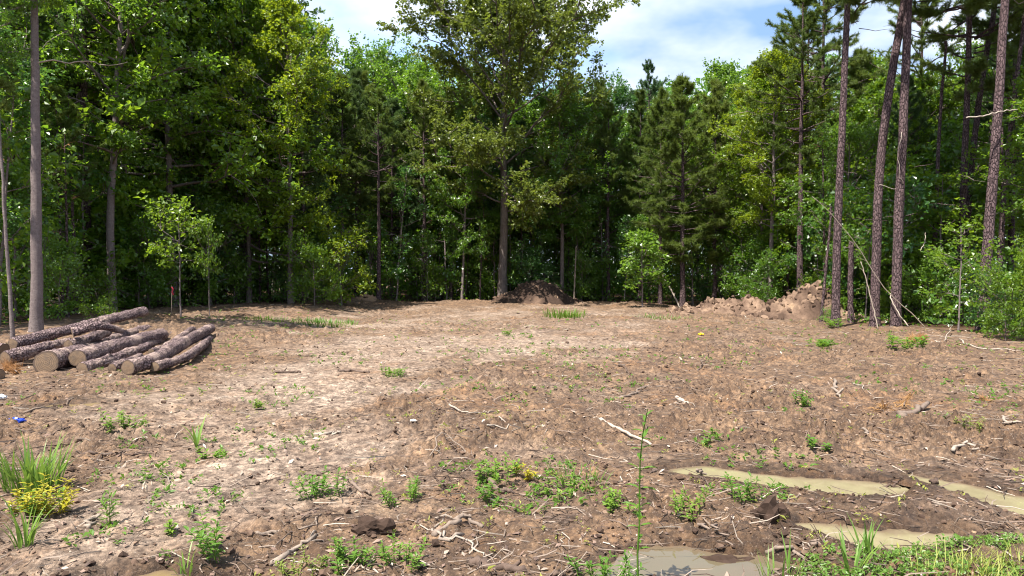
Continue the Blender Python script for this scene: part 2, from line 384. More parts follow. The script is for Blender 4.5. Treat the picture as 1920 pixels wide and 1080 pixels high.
# ------------------------------------------------------------------ ground sheet
def soil_mat():
    m, N, out, nt = new_mat('soil')
    A = lambda n: (N('ShaderNodeAttribute', attribute_name=n), 2)
    tc_ = N('ShaderNodeTexCoord')
    no = lambda s, d=6, r=0.6, off=0: N('ShaderNodeTexNoise', {'Vector': N('ShaderNodeMapping', {'Vector': (tc_, 3), 'Location': (off, off*2, 0)}), 'Scale': s, 'Detail': d, 'Roughness': r})
    MR = lambda v, a, b, c=0.0, d=1.0: N('ShaderNodeMapRange', {0: v, 1: a, 2: b, 3: c, 4: d})
    churn = mixc(N, MR(no(2.0, 8, .7), .35, .65), (0.122, 0.070, 0.039), (0.32, 0.203, 0.122))
    dry = mixc(N, MR(no(1.3, 8, .65, 3), .35, .65), (0.275, 0.19, 0.135), (0.52, 0.395, 0.30))
    col = mixc(N, A('dry'), churn, dry)
    col = mixc(N, MR(no(0.55, 6, .7, 7), .52, .68, 0, .6), col, (0.30, 0.155, 0.07))       # orange clay
    col = mixc(N, MR(no(0.4, 5, .6, 13), .57, .72, 0, .4), col, (0.15, 0.122, 0.112))         # grey clay
    col = mixc(N, MR(no(7, 6, .75, 5), .42, .60, .68, 0), col, (0.045, 0.029, 0.022))
    col = mixc(N, MR(no(16, 5, .7, 25), .40, .54, .6, 0), col, (0.05, 0.033, 0.026))         # organic bits; dark noise here and above also imitates crevice shade
    col = mixc(N, MR(no(30, 4, .7, 9), .3, .7, .55, 1.25), (0, 0, 0), col)
    col = mixc(N, MR(no(60, 3, .6, 19), .62, .70, 0, .55), col, (0.44, 0.36, 0.29))           # pale crumbs
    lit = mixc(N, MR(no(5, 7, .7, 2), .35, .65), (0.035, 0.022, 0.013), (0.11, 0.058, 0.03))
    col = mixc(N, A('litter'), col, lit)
    wet = mixc(N, 1.0, col, (0.56, 0.53, 0.5), 'MULTIPLY')
    col = mixc(N, A('wet'), col, wet)
    b1 = N('ShaderNodeBump', {'Height': no(45, 8, .7, 4), 'Strength': .9, 'Distance': .03})
    rg = N('ShaderNodeMapRange', {0: A('wet'), 1: 0, 2: 1, 3: .95, 4: .45})
    p = N('ShaderNodeBsdfPrincipled', {'Base Color': col, 'Roughness': rg, 'Normal': b1}); p.inputs['Specular IOR Level'].default_value = 0.25
    nt.links.new(p.outputs[0], out.inputs['Surface'])
    return m
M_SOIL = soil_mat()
def build_ground():
    ys = [2.75]; st = 0.0125
    while ys[-1] < 46: ys.append(ys[-1]+st*max(1.0, (ys[-1]/3.6)**1.75 if ys[-1] < 14 else 10.8*(ys[-1]/14)**1.2))
    ys = np.array(ys)
    ys = np.concatenate([[-120, -60, -30, -12, -5, -2, 0, 1, 1.6, 2.0, 2.3, 2.55, 2.66], ys, [50, 56, 64, 75, 95, 130, 200, 350, 700, 1200]])
    u = np.concatenate([-np.geomspace(60, 0.95, 14)[:-1], -np.linspace(0.95, 0.52, 40)[:-1], np.linspace(-0.52, 0.52, 860), np.linspace(0.52, 0.95, 40)[1:], np.geomspace(0.95, 60, 14)[1:]])
    s = np.maximum(5.5, ys+4)
    X = u[None, :]*s[:, None]; Y = np.broadcast_to(ys[:, None], X.shape)
    Z = H(X, Y)
    far = (Y > 60) | (Y < -3) | (np.abs(X) > 70)
    Z = np.where(far, 0.0, Z)
    r, c = X.shape
    i = np.arange(r-1)[:, None]*c; j = np.arange(c-1)[None, :]
    Q = np.stack([i+j, i+j+1, i+c+j+1, i+c+j], -1).reshape(-1, 4)
    xf, yf = X.ravel(), Y.ravel()
    wd = wood_depth(xf, yf)
    d = pud_d(xf, yf)
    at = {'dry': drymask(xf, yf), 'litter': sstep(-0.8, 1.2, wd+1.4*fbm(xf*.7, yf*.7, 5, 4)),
          'wet': sstep(0.42, 0.02, d+0.25*fbm(xf*2.2, yf*2.2, 15, 4))}
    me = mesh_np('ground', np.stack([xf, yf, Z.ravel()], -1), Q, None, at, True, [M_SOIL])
    o = link('ground', me); tag(o, 'cleared lot of churned reddish brown soil with pale dry tracks', None, None, 'structure')
    print('ground', r, c)
build_ground()

# ------------------------------------------------------------------ puddles
def water_mat(name, c, rough=0.015):
    m, N, out, nt = new_mat(name)
    tc_ = N('ShaderNodeTexCoord')
    n_ = N('ShaderNodeTexNoise', {'Vector': (tc_, 3), 'Scale': 2.0, 'Detail': 3})
    col = mixc(N, n_, tuple(k*0.8 for k in c), tuple(k*1.15 for k in c))
    dp = N('ShaderNodeAttribute', attribute_name='depth')
    n3 = N('ShaderNodeTexNoise', {'Vector': (tc_, 3), 'Scale': 5.0, 'Detail': 6})
    dd = N('ShaderNodeMath', {0: N('ShaderNodeMath', {0: n3, 1: .03}, operation='MULTIPLY'), 1: (dp, 2)}, operation='ADD')
    col = mixc(N, N('ShaderNodeMapRange', {0: dd, 1: 0.010, 2: 0.10}), (0.115, 0.08, 0.052), col)
    rp = N('ShaderNodeTexNoise', {'Vector': (tc_, 3), 'Scale': 9.0, 'Detail': 2})
    b = N('ShaderNodeBump', {'Height': rp, 'Strength': 0.025, 'Distance': 0.02})
    p = N('ShaderNodeBsdfPrincipled', {'Base Color': col, 'Roughness': rough, 'Normal': b, 'IOR': 1.38}); p.inputs['Specular IOR Level'].default_value = 0.5
    nt.links.new(p.outputs[0], out.inputs['Surface'])
    return m
M_WATER = water_mat('muddy_water', (0.235, 0.205, 0.12))
M_WATERN = water_mat('clearer_water', (0.10, 0.083, 0.05), 0.02)
M_WATERB = water_mat('brown_water', (0.20, 0.145, 0.065))
for nm, pts in PUD.items():
    xs = [p[0] for p in pts]; ys = [p[1] for p in pts]; m = 0.32
    gxs = np.arange(min(xs)-m, max(xs)+m, 0.025); gys = np.arange(min(ys)-m, max(ys)+m, 0.025)
    X, Y = np.meshgrid(gxs, gys); ins = seg_d(X, Y, pts) < 0.26
    r, c = X.shape; i = np.arange(r-1)[:, None]*c; j = np.arange(c-1)[None, :]
    Q = np.stack([i+j, i+j+1, i+c+j+1, i+c+j], -1).reshape(-1, 4)
    Q = Q[ins.ravel()[Q].all(1)]; us, inv = np.unique(Q, return_inverse=True)
    zlev = WZ
    if nm in ('puddle_left', 'puddle_low'): zlev = float(H(np.array(xs), np.array(ys)).mean())+(0.08 if nm == 'puddle_left' else 0.05)
    V = np.stack([X.ravel()[us], Y.ravel()[us], np.full(len(us), zlev)], -1)
    o = link('puddle', mesh_np('puddle', V, inv.reshape(-1, 4), None, {'depth': zlev-H(V[:, 0], V[:, 1])}, True, [M_WATERB if nm in ('puddle_left', 'puddle_low') else M_WATERN if nm == 'puddle_near' else M_WATER]))
    lab = {'puddle_long': 'long narrow greenish puddle with a small stick floating in it', 'puddle_right': 'narrow puddle running out of the frame on the right',
           'puddle_middle': 'muddy puddle just above the green ground cover with a dark stick in it', 'puddle_near': 'puddle at the bottom edge mirroring the pale sky',
           'puddle_left': 'small shallow brown puddle between the log pile and the blue scrap', 'puddle_low': 'tiny brown puddle at the bottom edge under leafy weeds'}[nm]
    tag(o, lab, None, None, 'structure')

# ------------------------------------------------------------------ tree prototypes
def limb_curve(p0, d0, L, rng, n=5, up=0.25, wob=0.16):
    P = [np.array(p0, float)]; d = np.array(d0, float); d = d/np.linalg.norm(d)
    for i in range(n-1):
        d = d+rng.normal(size=3)*wob+np.array([0, 0, up])/n; d = d/np.linalg.norm(d)
        P.append(P[-1]+d*L/(n-1))
    return np.array(P)
def trunk_pts(Ht, rng, wob=0.02, n=12):
    t = np.linspace(0, 1, n); off = np.cumsum(rng.normal(size=(n, 2))*wob*Ht/n, 0); off -= off[0]
    return np.stack([off[:, 0], off[:, 1], t*Ht], -1)
def broad(seed, Ht, R, zb, nl, r0, leaf=0.16, lpt=16, elev=(0.2, 0.9), prof=0.55, shp=None, jit=(.75, 1.2), tw=7, sub=5, bark=None, wob=.03, up=.3, spread=.22, dens=1.0):
    """leafy tree: trunk mesh, limb mesh, crown mesh"""
    rng = np.random.default_rng(seed)
    tp = trunk_pts(Ht, rng, wob); tr = r0*(1-np.linspace(0, 1, len(tp)))**0.75*0.92+0.012; tr[0] *= 1.25
    tb = MB(); tube(tb, tp, tr, 10)
    lb = MB(); cb_ = MB(); TP = []; TD = []; TL = []
    az = rng.uniform(0, 6.28)
    for k in range(nl):
        f = (k+rng.uniform(0, .9))/nl
        z = zb+(Ht*0.97-zb)*f
        az += 2.4+rng.normal()*.4
        shape = (1-abs(f-prof*0.75)/max(prof*0.75, 1-prof*0.75))**0.55
        if shp: shape = np.interp(f, *shp)
        L = R*max(0.22, shape)*rng.uniform(*jit)
        el = elev[0]+(elev[1]-elev[0])*f+rng.normal()*.12
        p0 = np.array([np.interp(z, tp[:, 2], tp[:, 0]), np.interp(z, tp[:, 2], tp[:, 1]), z])
        d0 = np.array([math.cos(az)*math.cos(el), math.sin(az)*math.cos(el), math.sin(el)])
        P = limb_curve(p0, d0, L, rng, 6, up)
        rr = np.interp(z, tp[:, 2], tr)*0.5
        tube(lb, P, np.linspace(min(rr, .02+L*.016), .008, 6), 5)
        for s in range(sub+1):
            t = 1.0 if s == sub else rng.uniform(.3, .98)
            q = np.array([np.interp(t, np.linspace(0, 1, 6), P[:, i]) for i in range(3)])
            dd = unit(P[-1]-P[0]+rng.normal(size=3)*L*.55); l2 = L*rng.uniform(.25, .45)+.25
            P2 = limb_curve(q, dd, l2, rng, 4, .12)
            tube(lb, P2, np.linspace(.012+.004*L, .005, 4), 3)
            n = max(2, int(tw*dens))
            tt = rng.uniform(.15, 1, n)
            b = np.stack([np.interp(tt, np.linspace(0, 1, 4), P2[:, i]) for i in range(3)], -1)
            dr = unit(unit(P2[-1]-P2[0])[None]*.6+rng.normal(size=(n, 3))*[.8, .8, .45])
            TP.append(b); TD.append(dr); TL.append(rng.uniform(.25, .65, n)*(.6+.12*R))
    TP = np.concatenate(TP); TD = np.concatenate(TD); TL = np.concatenate(TL)
    k = lpt; n = len(TP)
    t = rng.uniform(.1, 1.05, (n, k)); pos = TP[:, None]+TD[:, None]*(TL[:, None]*t)[..., None]+rng.normal(size=(n, k, 3))*spread*leaf*2.0
    ax = TD[:, None]*.5+rng.normal(size=(n, k, 3))*.7+np.array([0, 0, -.28])
    sz = leaf*np.exp(rng.normal(size=(n*k))*.25)
    leaves(cb_, pos.reshape(-1, 3), ax.reshape(-1, 3), sz, rng)
    bark = bark or M_DARKBARK
    return dict(trunk=tb.mesh('trunk', [bark], True), limbs=lb.mesh('branches', [bark], True), crown=cb_.mesh('crown', [M_MID]), H=Ht, n=n*k)
def tufts(mb, P, D, rng, L=0.24, n=20, W=0.014, spread=.75):
    k = len(P)
    d = unit(D[:, None]+rng.normal(size=(k, n, 3))*spread); l = L*rng.uniform(.7, 1.15, (k, n))
    b = P[:, None]-D[:, None]*(rng.uniform(0, .18, (k, n)))[..., None]
    s_ = unit(np.cross(d, rng.normal(size=(k, n, 3))))*W*.5
    V = np.stack([b-s_, b+s_, b+d*l[..., None]+np.array([0, 0, -.02])], 2).reshape(-1, 3)
    i = np.arange(k*n)[:, None]*3
    a = np.repeat(np.clip(np.repeat(rng.normal(.5, .2, k), n)+rng.normal(0, .1, k*n), 0, 1), 3)
    mb.add(V, None, i+np.array([[0, 1, 2]]), a)
def pine(seed, Ht, R, zb, nw, per, r0, tl=.24, nt_=20, per_sub=6, tuft_per=4, elev=(-.1, .7), prof=.25, W=.016, dead=6, gap=0.0):
    rng = np.random.default_rng(seed)
    tp = trunk_pts(Ht, rng, .012); tr = r0*(1-np.linspace(0, 1, len(tp)))**.8*.94+.012; tr[0] *= 1.2
    tb = MB(); tube(tb, tp, tr, 10); lb = MB(); cb_ = MB(); TP = []; TD = []
    at_ = lambda z: np.array([np.interp(z, tp[:, 2], tp[:, 0]), np.interp(z, tp[:, 2], tp[:, 1]), z])
    for k in range(dead):
        z = rng.uniform(zb*.35, max(zb, 1.5)); az = rng.uniform(0, 6.28)
        P = limb_curve(at_(z), (math.cos(az), math.sin(az), rng.uniform(-.3, .2)), rng.uniform(.5, 1.5), rng, 5, -.1, .2); tube(lb, P, np.linspace(.014, .004, 5), 3)
    for k in range(nw):
        f = (k+rng.uniform(0, .6))/nw; z = zb+(Ht*.985-zb)*f
        sh = (f/prof)**.5 if f < prof else ((1-f)/(1-prof))**.7
        for q in range(per):
            if rng.random() < gap: continue
            az = rng.uniform(0, 6.28); L = R*max(.14, sh)*rng.uniform(.65, 1.15); el = elev[0]+(elev[1]-elev[0])*f+rng.normal()*.1
            P = limb_curve(at_(z+rng.normal()*.1), (math.cos(az)*math.cos(el), math.sin(az)*math.cos(el), math.sin(el)), L, rng, 6, .45, .12)
            tube(lb, P, np.linspace(.014+L*.012, .006, 6), 4)
            for s in range(per_sub+1):
                t = 1. if s == per_sub else rng.uniform(.35, 1)
                b = np.array([np.interp(t, np.linspace(0, 1, 6), P[:, i]) for i in range(3)])
                dd = unit(unit(P[-1]-P[0])+rng.normal(size=3)*[.75, .75, .4]); l2 = rng.uniform(.25, .6)*(.4+.18*L)
                P2 = limb_curve(b, dd, l2, rng, 3, .35); tube(lb, P2, np.linspace(.010, .005, 3), 3)
                m = tuft_per; tt = np.linspace(.35, 1, m)
                TP.append(np.stack([np.interp(tt, np.linspace(0, 1, 3), P2[:, i]) for i in range(3)], -1)); TD.append(np.tile(unit(P2[-1]-P2[0]+np.array([0, 0, .05])), (m, 1)))
    TP.append(tp[-1:]); TD.append(np.array([[0, 0, 1.]]))
    TP = np.concatenate(TP); TD = np.concatenate(TD)
    tufts(cb_, TP, TD, rng, tl, nt_, W)
    return dict(trunk=tb.mesh('trunk', [M_PINEBARK], True), limbs=lb.mesh('branches', [M_PINEBARK], True), crown=cb_.mesh('crown', [M_NEED]), H=Ht, n=len(TP)*nt_)
PR = {}
PR['gumA'] = broad(101, 15, 2.9, 3.4, 44, .15, .14, 11, (.05, 1.0), .55, bark=M_GREYBARK)
PR['gumB'] = broad(102, 14, 3.4, 3.0, 44, .17, .145, 10, (.0, .95), .5)
PR['gumC'] = broad(103, 16, 3.3, 5.0, 42, .17, .14, 11, (.1, 1.0), .6, bark=M_GREYBARK)
PR['gumD'] = broad(104, 12, 3.0, 1.6, 42, .13, .135, 10, (-.1, .9), .42)
PR['roundA'] = broad(105, 14, 4.2, 4.5, 42, .2, .145, 11, (.15, 1.1), .7)
PR['oak'] = broad(106, 19.5, 6.9, 5.6, 46, .27, .16, 17, (.05, 1.15), .8, tw=14, sub=9, wob=.02, up=.35, dens=1.0, shp=((0, .12, .35, .6, .85, 1), (.55, .8, 1.0, .95, .7, .35)))
PR['pineA'] = pine(111, 13, 2.4, 2.6, 21, 5, .13, nt_=28, W=.02)
PR['pineB'] = pine(112, 14, 2.0, 5.0, 18, 5, .13, nt_=28, W=.02)
PR['pineC'] = pine(113, 15.5, 2.6, 7.5, 16, 5, .16, gap=.15, nt_=28, W=.02)
PR['pineT'] = pine(114, 21, 3.8, 9.4, 15, 5, .22, per_sub=10, tuft_per=3, nt_=34, prof=.35, gap=.15, W=.026)
PR['shrubA'] = broad(121, 2.6, 1.5, .3, 17, .025, .12, 9, (.1, 1.1), .6, tw=4, sub=4, spread=.4, jit=(.4, 1.6), wob=.12)
PR['shrubB'] = broad(122, 3.6, 1.6, .5, 18, .03, .13, 9, (.1, 1.2), .65, tw=4, sub=4, spread=.4, jit=(.4, 1.6), wob=.12)
PR['shrubC'] = broad(123, 1.4, 1.1, .1, 13, .015, .11, 9, (.1, 1.0), .5, tw=3, sub=3, spread=.4, jit=(.4, 1.6), wob=.12)
PR['saplingA'] = broad(124, 4.6, 1.2, 1.4, 16, .03, .17, 7, (.0, .9), .55, tw=4, sub=3, spread=.35, bark=M_GREYBARK)
PR['saplingB'] = broad(125, 6.5, 1.5, 2.0, 18, .04, .17, 7, (.0, .9), .5, tw=4, sub=3, spread=.35)
PR['saplingS'] = broad(131, 4.6, 1.15, 2.3, 12, .022, .15, 8, (.1, .9), .6, tw=3, sub=2, spread=.4, bark=M_GREYBARK)
PR['saplingT'] = broad(132, 6.0, 1.1, 1.2, 12, .03, .15, 8, (.0, .8), .6, tw=3, sub=2, spread=.4, bark=M_GREYBARK)
PR['snagA'] = pine(126, 7, .8, 2.5, 4, 2, .05, nt_=3, per_sub=1, tuft_per=1, dead=10)
print({k: v['n'] for k, v in PR.items()})

def tree(kind, x, y, h, label, cat='tree', group=None, mat=None, name=None, rz=None, lean=(0, 0), wide=1.0, trunk=None, bark=None, thin=1.0):
    p = PR[kind]; s = h/p['H']
    name = name or ('pine_tree' if kind.startswith('pine') else 'shrub' if kind.startswith('shrub') else 'sapling' if kind.startswith('sapling') else 'broadleaf_tree')
    z = Hs(x, y) if y < 60 else 0.0
    r = empty(name, (x, y, z-0.06), RNG.uniform(0, 6.28) if rz is None else rz)
    r.rotation_euler = (lean[1], lean[0], r.rotation_euler[2]); r.scale = (s*wide, s*wide, s)
    tag(r, label, cat, group)
    small = kind.startswith(('shrub',))
    for nm, key in (('stem' if small else 'trunk', 'trunk'), ('branch_work', 'limbs'), ('crown', 'crown')):
        if key == 'trunk' and trunk is not None: continue
        o = link(nm, p[key], r)
        if key == 'trunk' and thin != 1.0: o.scale = (thin, thin, 1)
        m = mat if key == 'crown' else bark
        if m is not None: o.material_slots[0].link = 'OBJECT'; o.material_slots[0].material = m
        if key != 'trunk': tag(o, None, None, None, 'stuff')
    return r

# ------------------------------------------------------------------ trees one can point to
def ztop(py, d): return CAM_H+(HOR-py)/F*d
def at_px(px, d): return gx(px, d), d
def named(kind, px, d, ptop, label, mat=None, **k):
    x, y = at_px(px, d)
    return tree(kind, x, y, ztop(ptop, d)-Hs(x, y), label, mat=mat, **k)
oak = named('oak', 942, 38.6, -12, 'big spreading oak standing behind the dark dirt mound', M_OAK, name='oak_tree', rz=.25, wide=1.16)
named('gumA', 545, 30.5, 0, 'tall bright green tree on a slender pale grey trunk', M_YEL, rz=1.)
named('gumC', 1444, 33.0, 110, 'bright yellow green tree on a thin pale trunk behind the lumpy dirt pile', M_YEL, rz=2.)
named('pineC', 710, 35.5, 165, 'slender young pine rising beside the small clay lump at the back', M_NEED, rz=.4)
named('pineA', 1280, 35.0, 140, 'broad bushy young pine with a thick dark trunk, left of the lumpy dirt pile', M_NEED, rz=.9, wide=1.15)
named('pineB', 640, 36.5, 140, 'thin pine directly behind the bright green shrub', M_NEED)
named('pineB', 668, 38.0, 130, 'thin dark trunked pine close to the right of the bright green shrub', M_NEEDD)
named('pineC', 795, 39.5, 150, 'thin pine left of the big oak', M_NEED)
named('pineC', 1140, 40.0, 185, 'leaning pine right of the dark dirt mound', M_NEED, lean=(.05, 0))
named('pineB', 1200, 41.0, 170, 'dense pine in the middle of the gap between mound and bushy pine', M_NEED)
named('pineT', 1216, 52.0, 112, 'lone pine whose small open top shows against the sky', M_NEEDD, wide=.7)
named('pineB', 570, 31.5, 150, 'dark reddish pine trunk right next to the slender pale grey trunk', M_NEEDD)
named('pineT', 1540, 33.0, -75, 'open crowned pine whose dark top spreads behind the first tall trunk', M_NEED, rz=.3)
named('pineA', 1340, 36.5, 150, 'bushy pine close to the right of the bushy young pine', M_NEED, rz=2.2)
named('pineA', 1238, 37.5, 165, 'bushy pine close to the left of the bushy young pine', M_NEED, rz=3.2)
named('pineC', 1512, 36.0, 25, 'dark needled pine left of the first tall pine, reaching into the sky', M_NEEDD, rz=3., wide=1.2)
named('pineT', 1722, 31.0, -60, 'dark pine whose sprays fill the gap right of the crossing pines', M_NEED, rz=1.4)
named('pineT', 1895, 29.0, -40, 'open pine at the right edge behind the rough barked one', M_NEEDD, rz=2.6)
named('pineT', 1500, 31.0, -20, 'pine with spreading sprays left of the first tall trunk', M_NEED, rz=2.)
named('pineA', 1612, 34.0, 90, 'soft green pine seen between the first two tall pines', M_NEED, rz=1.)
named('pineB', 845, 41.0, 170, 'dark pine standing in the shade left of the oak trunk', M_NEED)
named('gumB', 1350, 42.0, 130, 'rounded tree top right of the bushy young pine', M_MID)
named('roundA', 700, 47.0, 125, 'rounded leafy top in the dip of the skyline', M_MID)
named('gumC', 556, 38, 45, 'tall leafy tree forming the shoulder left of the open sky', M_MID)
named('gumB', 1640, 36, 120, 'leafy tree filling the gap behind the two crossing pines', M_LIGHT)
named('gumD', 1740, 30, 150, 'bright leafy tree behind the thin bare trunk on the right', M_LIGHT)
named('roundA', 1860, 31, 110, 'leafy tree behind the rough pine at the right edge', M_MID)
named('pineT', 162, 25.5, -330, 'dark pine half hidden behind the leaves right of the grey trunk', M_NEEDD, rz=.2)

def hero_trunk(path, d, w0, w1, ext=9.0, bark=None, seed=0, n=28):
    """trunk along photo pixels at depth d; returns the empty's place, mesh and top point"""
    rng = np.random.default_rng(seed)
    P = np.array([[gx(px, d), d, ztop(py, d)] for px, py in path])
    base = P[0].copy(); base[2] = Hs(base[0], base[1])-0.08; P[0] = base
    dr = unit(P[-1]-P[-2]); P = np.concatenate([P, [P[-1]+dr*ext*.5+[0, 0, 0], P[-1]+dr*ext]])
    C = curve_pts(P, n*3); C[:, :2] += np.cumsum(rng.normal(size=(len(C), 2))*.004, 0)
    s = np.linspace(0, 1, len(C)); zt = (C[:, 2]-base[2])
    f = zt/max(ztop(path[-1][1], d)-base[2], .1)
    R = np.maximum(.78*(w0+(w1-w0)*f)/F*d*.5, .03); R = R*(1+.35*np.exp(-zt/.25))
    k = 20; an = np.arange(k)*2*math.pi/k
    T = unit(np.gradient(C, axis=0)); U = unit(np.cross(T, [0, 1., 0])); W = np.cross(T, U)
    A, S_ = np.meshgrid(an, s)
    L = zt[:, None]+0*A
    f1, f2, iv = worley((A/6.283*9+.3*vnoise(A*2, L*3, 5)), L*4.2, 7)
    amp = .022 if bark is M_PINEBARK else .006
    Rr = R[:, None]*(1+.05*vnoise(A*.8, L*1.2, 3))+amp*np.clip((f2-f1)*3, 0, 1)*(.5+.7*iv)-amp*.6
    V = C[:, None]+Rr[..., None]*(np.cos(A)[..., None]*U[:, None]+np.sin(A)[..., None]*W[:, None])
    i = np.arange(len(C)-1)[:, None]*k; j = np.arange(k)[None]; jn = (j+1) % k
    Q = np.stack([i+j, i+jn, i+k+jn, i+k+j], -1).reshape(-1, 4)
    me = mesh_np('trunk', V.reshape(-1, 3)-base, Q, None, {'v': np.full(V.size//3, .5)}, True, [bark or M_PINEBARK])
    return base, me, C[-1]-base
def hero_pine(path, d, w0, w1, label, seed, crown='pineT', ext=10, cmat=None, bark=None, name='pine_tree', cs=1.0, low=9.6, group=None):
    b, me, top = hero_trunk(path, d, w0, w1, ext, bark, seed)
    r = empty(name, b); tag(r, label, 'tree', group); link('trunk', me, r)
    if crown:
        p = PR[crown]; s = top[2]/p['H']*cs
        for nm, key in (('branch_work', 'limbs'), ('crown', 'crown')):
            o = link(nm, p[key], r); o.scale = (s*.95, s*.95, s); o.rotation_euler = (0, 0, seed*1.3)
            o.location = (top[0], top[1], top[2]-p['H']*s)
            tag(o, None, None, None, 'stuff')
            if key == 'crown':
                if cmat: o.material_slots[0].link = 'OBJECT'; o.material_slots[0].material = cmat
    return r
hero_pine([(1567, 612), (1570, 420), (1578, 180), (1584, 0)], 22.4, 20, 13, 'straight tall pine at the right end of the lumpy dirt pile', 1, ext=12)
hero_pine([(1641, 612), (1641, 480), (1652, 250), (1690, -10)], 22.8, 22, 17, 'tall pine leaning right, its top crossing its straighter neighbour', 2, ext=12)
hero_pine([(1680, 614), (1683, 430), (1692, 200), (1696, -10)], 22.3, 23, 17, 'straight tall pine with a thin vine on it, right of the leaning one', 3, ext=13)
hero_pine([(1843, 622), (1855, 420), (1870, 190), (1882, -10)], 20.3, 25, 17, 'rough barked tall pine above the bushes at the right edge', 4, ext=13)
hero_pine([(1868, 600), (1880, 380), (1900, 150), (1915, 20)], 23.5, 13, 8, 'thin pine leaning right just behind the rough barked one', 5, ext=7, crown='pineC')
hero_pine([(1800, 600), (1804, 380), (1812, 120), (1815, 0)], 25.0, 17, 11, 'grey brown pine with low needle sprays left of the rough barked one', 6, ext=7, cs=1.02)
hero_pine([(1798, 598), (1822, 300), (1838, 150), (1862, 0)], 25.8, 15, 11, 'bent pine curving right from behind the grey brown one', 7, ext=7)
hero_pine([(1748, 600), (1755, 420), (1762, 200), (1767, 110)], 25.5, 11, 6, 'thin bare topped trunk standing alone in the gap between tall pines', 8, crown=None, ext=.6)
hero_pine([(1597, 606), (1597, 540), (1599, 470)], 24.2, 14, 11, 'short broken dead trunk between the first two tall pines', 9, crown=None, ext=.3, bark=M_PINEBARK, name='dead_tree')
hero_pine([(1540, 590), (1556, 420)], 24.5, 7, 5, 'short dark dead stem close left of the first tall pine', 10, crown=None, ext=.6, bark=M_PINEBARK, name='dead_tree')
grey = hero_pine([(66, 622), (70, 420), (71, 200), (70, 20)], 16.6, 27, 15, 'pale grey trunked tree rising behind the log pile', 11, crown='gumC', ext=6, cmat=M_LIGHT, bark=M_GREYBARK, name='broadleaf_tree', cs=.62)
hero_pine([(22, 632), (14, 470), (4, 300), (-4, 120)], 15.8, 9, 4, 'thin crooked grey stem at the left edge beside the log pile', 12, crown='gumA', ext=4, cmat=M_MID, bark=M_GREYBARK, name='broadleaf_tree', cs=.5)

# named saplings and shrubs
def shrub(kind, px, py, ptop, label, mat, name=None, wide=1.0, cat='shrub', group=None):
    g = G(px, py); return tree(kind, g[0], g[1], ztop(ptop, g[1])-g[2], label, cat, group, mat, name, wide=wide)
shrub('saplingS', 338, 597, 388, 'bright green sapling on a thin stem right of the log pile', M_LIGHT, cat='sapling', wide=1.1)
shrub('saplingS', 392, 597, 420, 'crooked sapling just right of the bright green one', M_LIGHT, cat='sapling', wide=.55)
shrub('shrubB', 640, 582, 455, 'big bright green shrub in front of the thin pines', M_YEL, wide=1.2)
shrub('shrubA', 590, 584, 480, 'lower green shrub left of the big bright one', M_LIGHT)
shrub('shrubA', 1888, 640, 535, 'leafy bush at the foot of the rough barked pine', M_LIGHT, wide=.75)
shrub('shrubB', 1925, 640, 500, 'bush cut off by the right edge of the frame', M_LIGHT, wide=.8)
shrub('saplingT', 1798, 627, 420, 'pale stemmed sapling with big light leaves left of the rough barked pine', M_LIGHT, cat='sapling', wide=1.3)
shrub('saplingT', 1640, 600, 300, 'slim sapling leafing out behind the leaning pine', M_LIGHT, cat='sapling')
shrub('saplingT', 1765, 605, 330, 'slim sapling between the thin bare trunk and the grey brown pine', M_LIGHT, cat='sapling', wide=1.2)
shrub('shrubB', 1745, 608, 490, 'green undergrowth bush right of the vine covered pine', M_MID)
shrub('shrubA', 1430, 583, 505, 'green bush behind the saddle of the lumpy dirt pile', M_MID)
shrub('shrubC', 190, 612, 570, 'small light green bush poking up behind the long top log', M_LIGHT)
shrub('shrubB', 110, 606, 470, 'green bush right behind the pale grey trunk', M_MID)
shrub('saplingA', 1205, 580, 440, 'leafy sapling in the shade right of the dark mound', M_MID, cat='sapling', wide=1.3)
shrub('shrubC', 1558, 612, 585, 'small leafy sprout beside the first tall pine', M_WEED)

# ------------------------------------------------------------------ the wood around them
def skyline(px):
    return np.interp(px, [-400, 440, 480, 560, 620, 640, 700, 760, 800, 1100, 1190, 1250, 1300, 1360, 1450, 1560, 1680, 1760, 1850, 2300],
                     [-300, -260, 25, 45, 125, 140, 135, 140, 150, 160, 165, 150, 148, 130, 118, 95, 112, 105, 80, 30])
occ = [(o.location.x, o.location.y) for o in COL.objects if o.type == 'EMPTY']
def free(x, y, r): return all((x-a)**2+(y-b)**2 > r*r for a, b in occ)
MARKS = [(-60, 'the left frame edge'), (66, 'the pale grey trunk'), (200, 'the log pile'), (338, 'the bright green sapling'), (440, 'the dark shadow patch'), (545, 'the slender grey trunk'), (640, 'the bright green shrub'),
         (790, 'the thin middle pine'), (942, 'the big oak'), (1030, 'the dark dirt mound'), (1140, 'the leaning thin pine'), (1280, 'the bushy young pine'), (1444, 'the yellow green tree'),
         (1567, 'the first tall pine'), (1680, 'the vine covered pine'), (1755, 'the thin bare trunk'), (1845, 'the rough barked pine'), (1990, 'the right frame edge')]
def where(px, wd, h):
    i = int(np.argmin([abs(px-m[0]) for m in MARKS])); m = MARKS[i]; o = px-m[0]
    rel = 'behind' if abs(o) < 17 else ('right of' if 0 < o < 55 else 'left of' if -55 < o < 0 else 'far right of' if o > 0 else 'far left of')
    row = 'at the edge' if wd < 2 else 'second row' if wd < 4.5 else 'set back' if wd < 9 else 'deep inside'
    return rel+' '+m[1]+', '+row
ZONES = [(430, 'behind the log pile', 'left'), (760, 'between the log pile and the big oak', 'cl'), (1190, 'around the big oak', 'c'), (1520, 'behind the lumpy dirt pile', 'cr'), (9999, 'behind the tall right hand pines', 'r')]
def zone(px):
    for lim, t, k in ZONES:
        if px < lim: return t, k
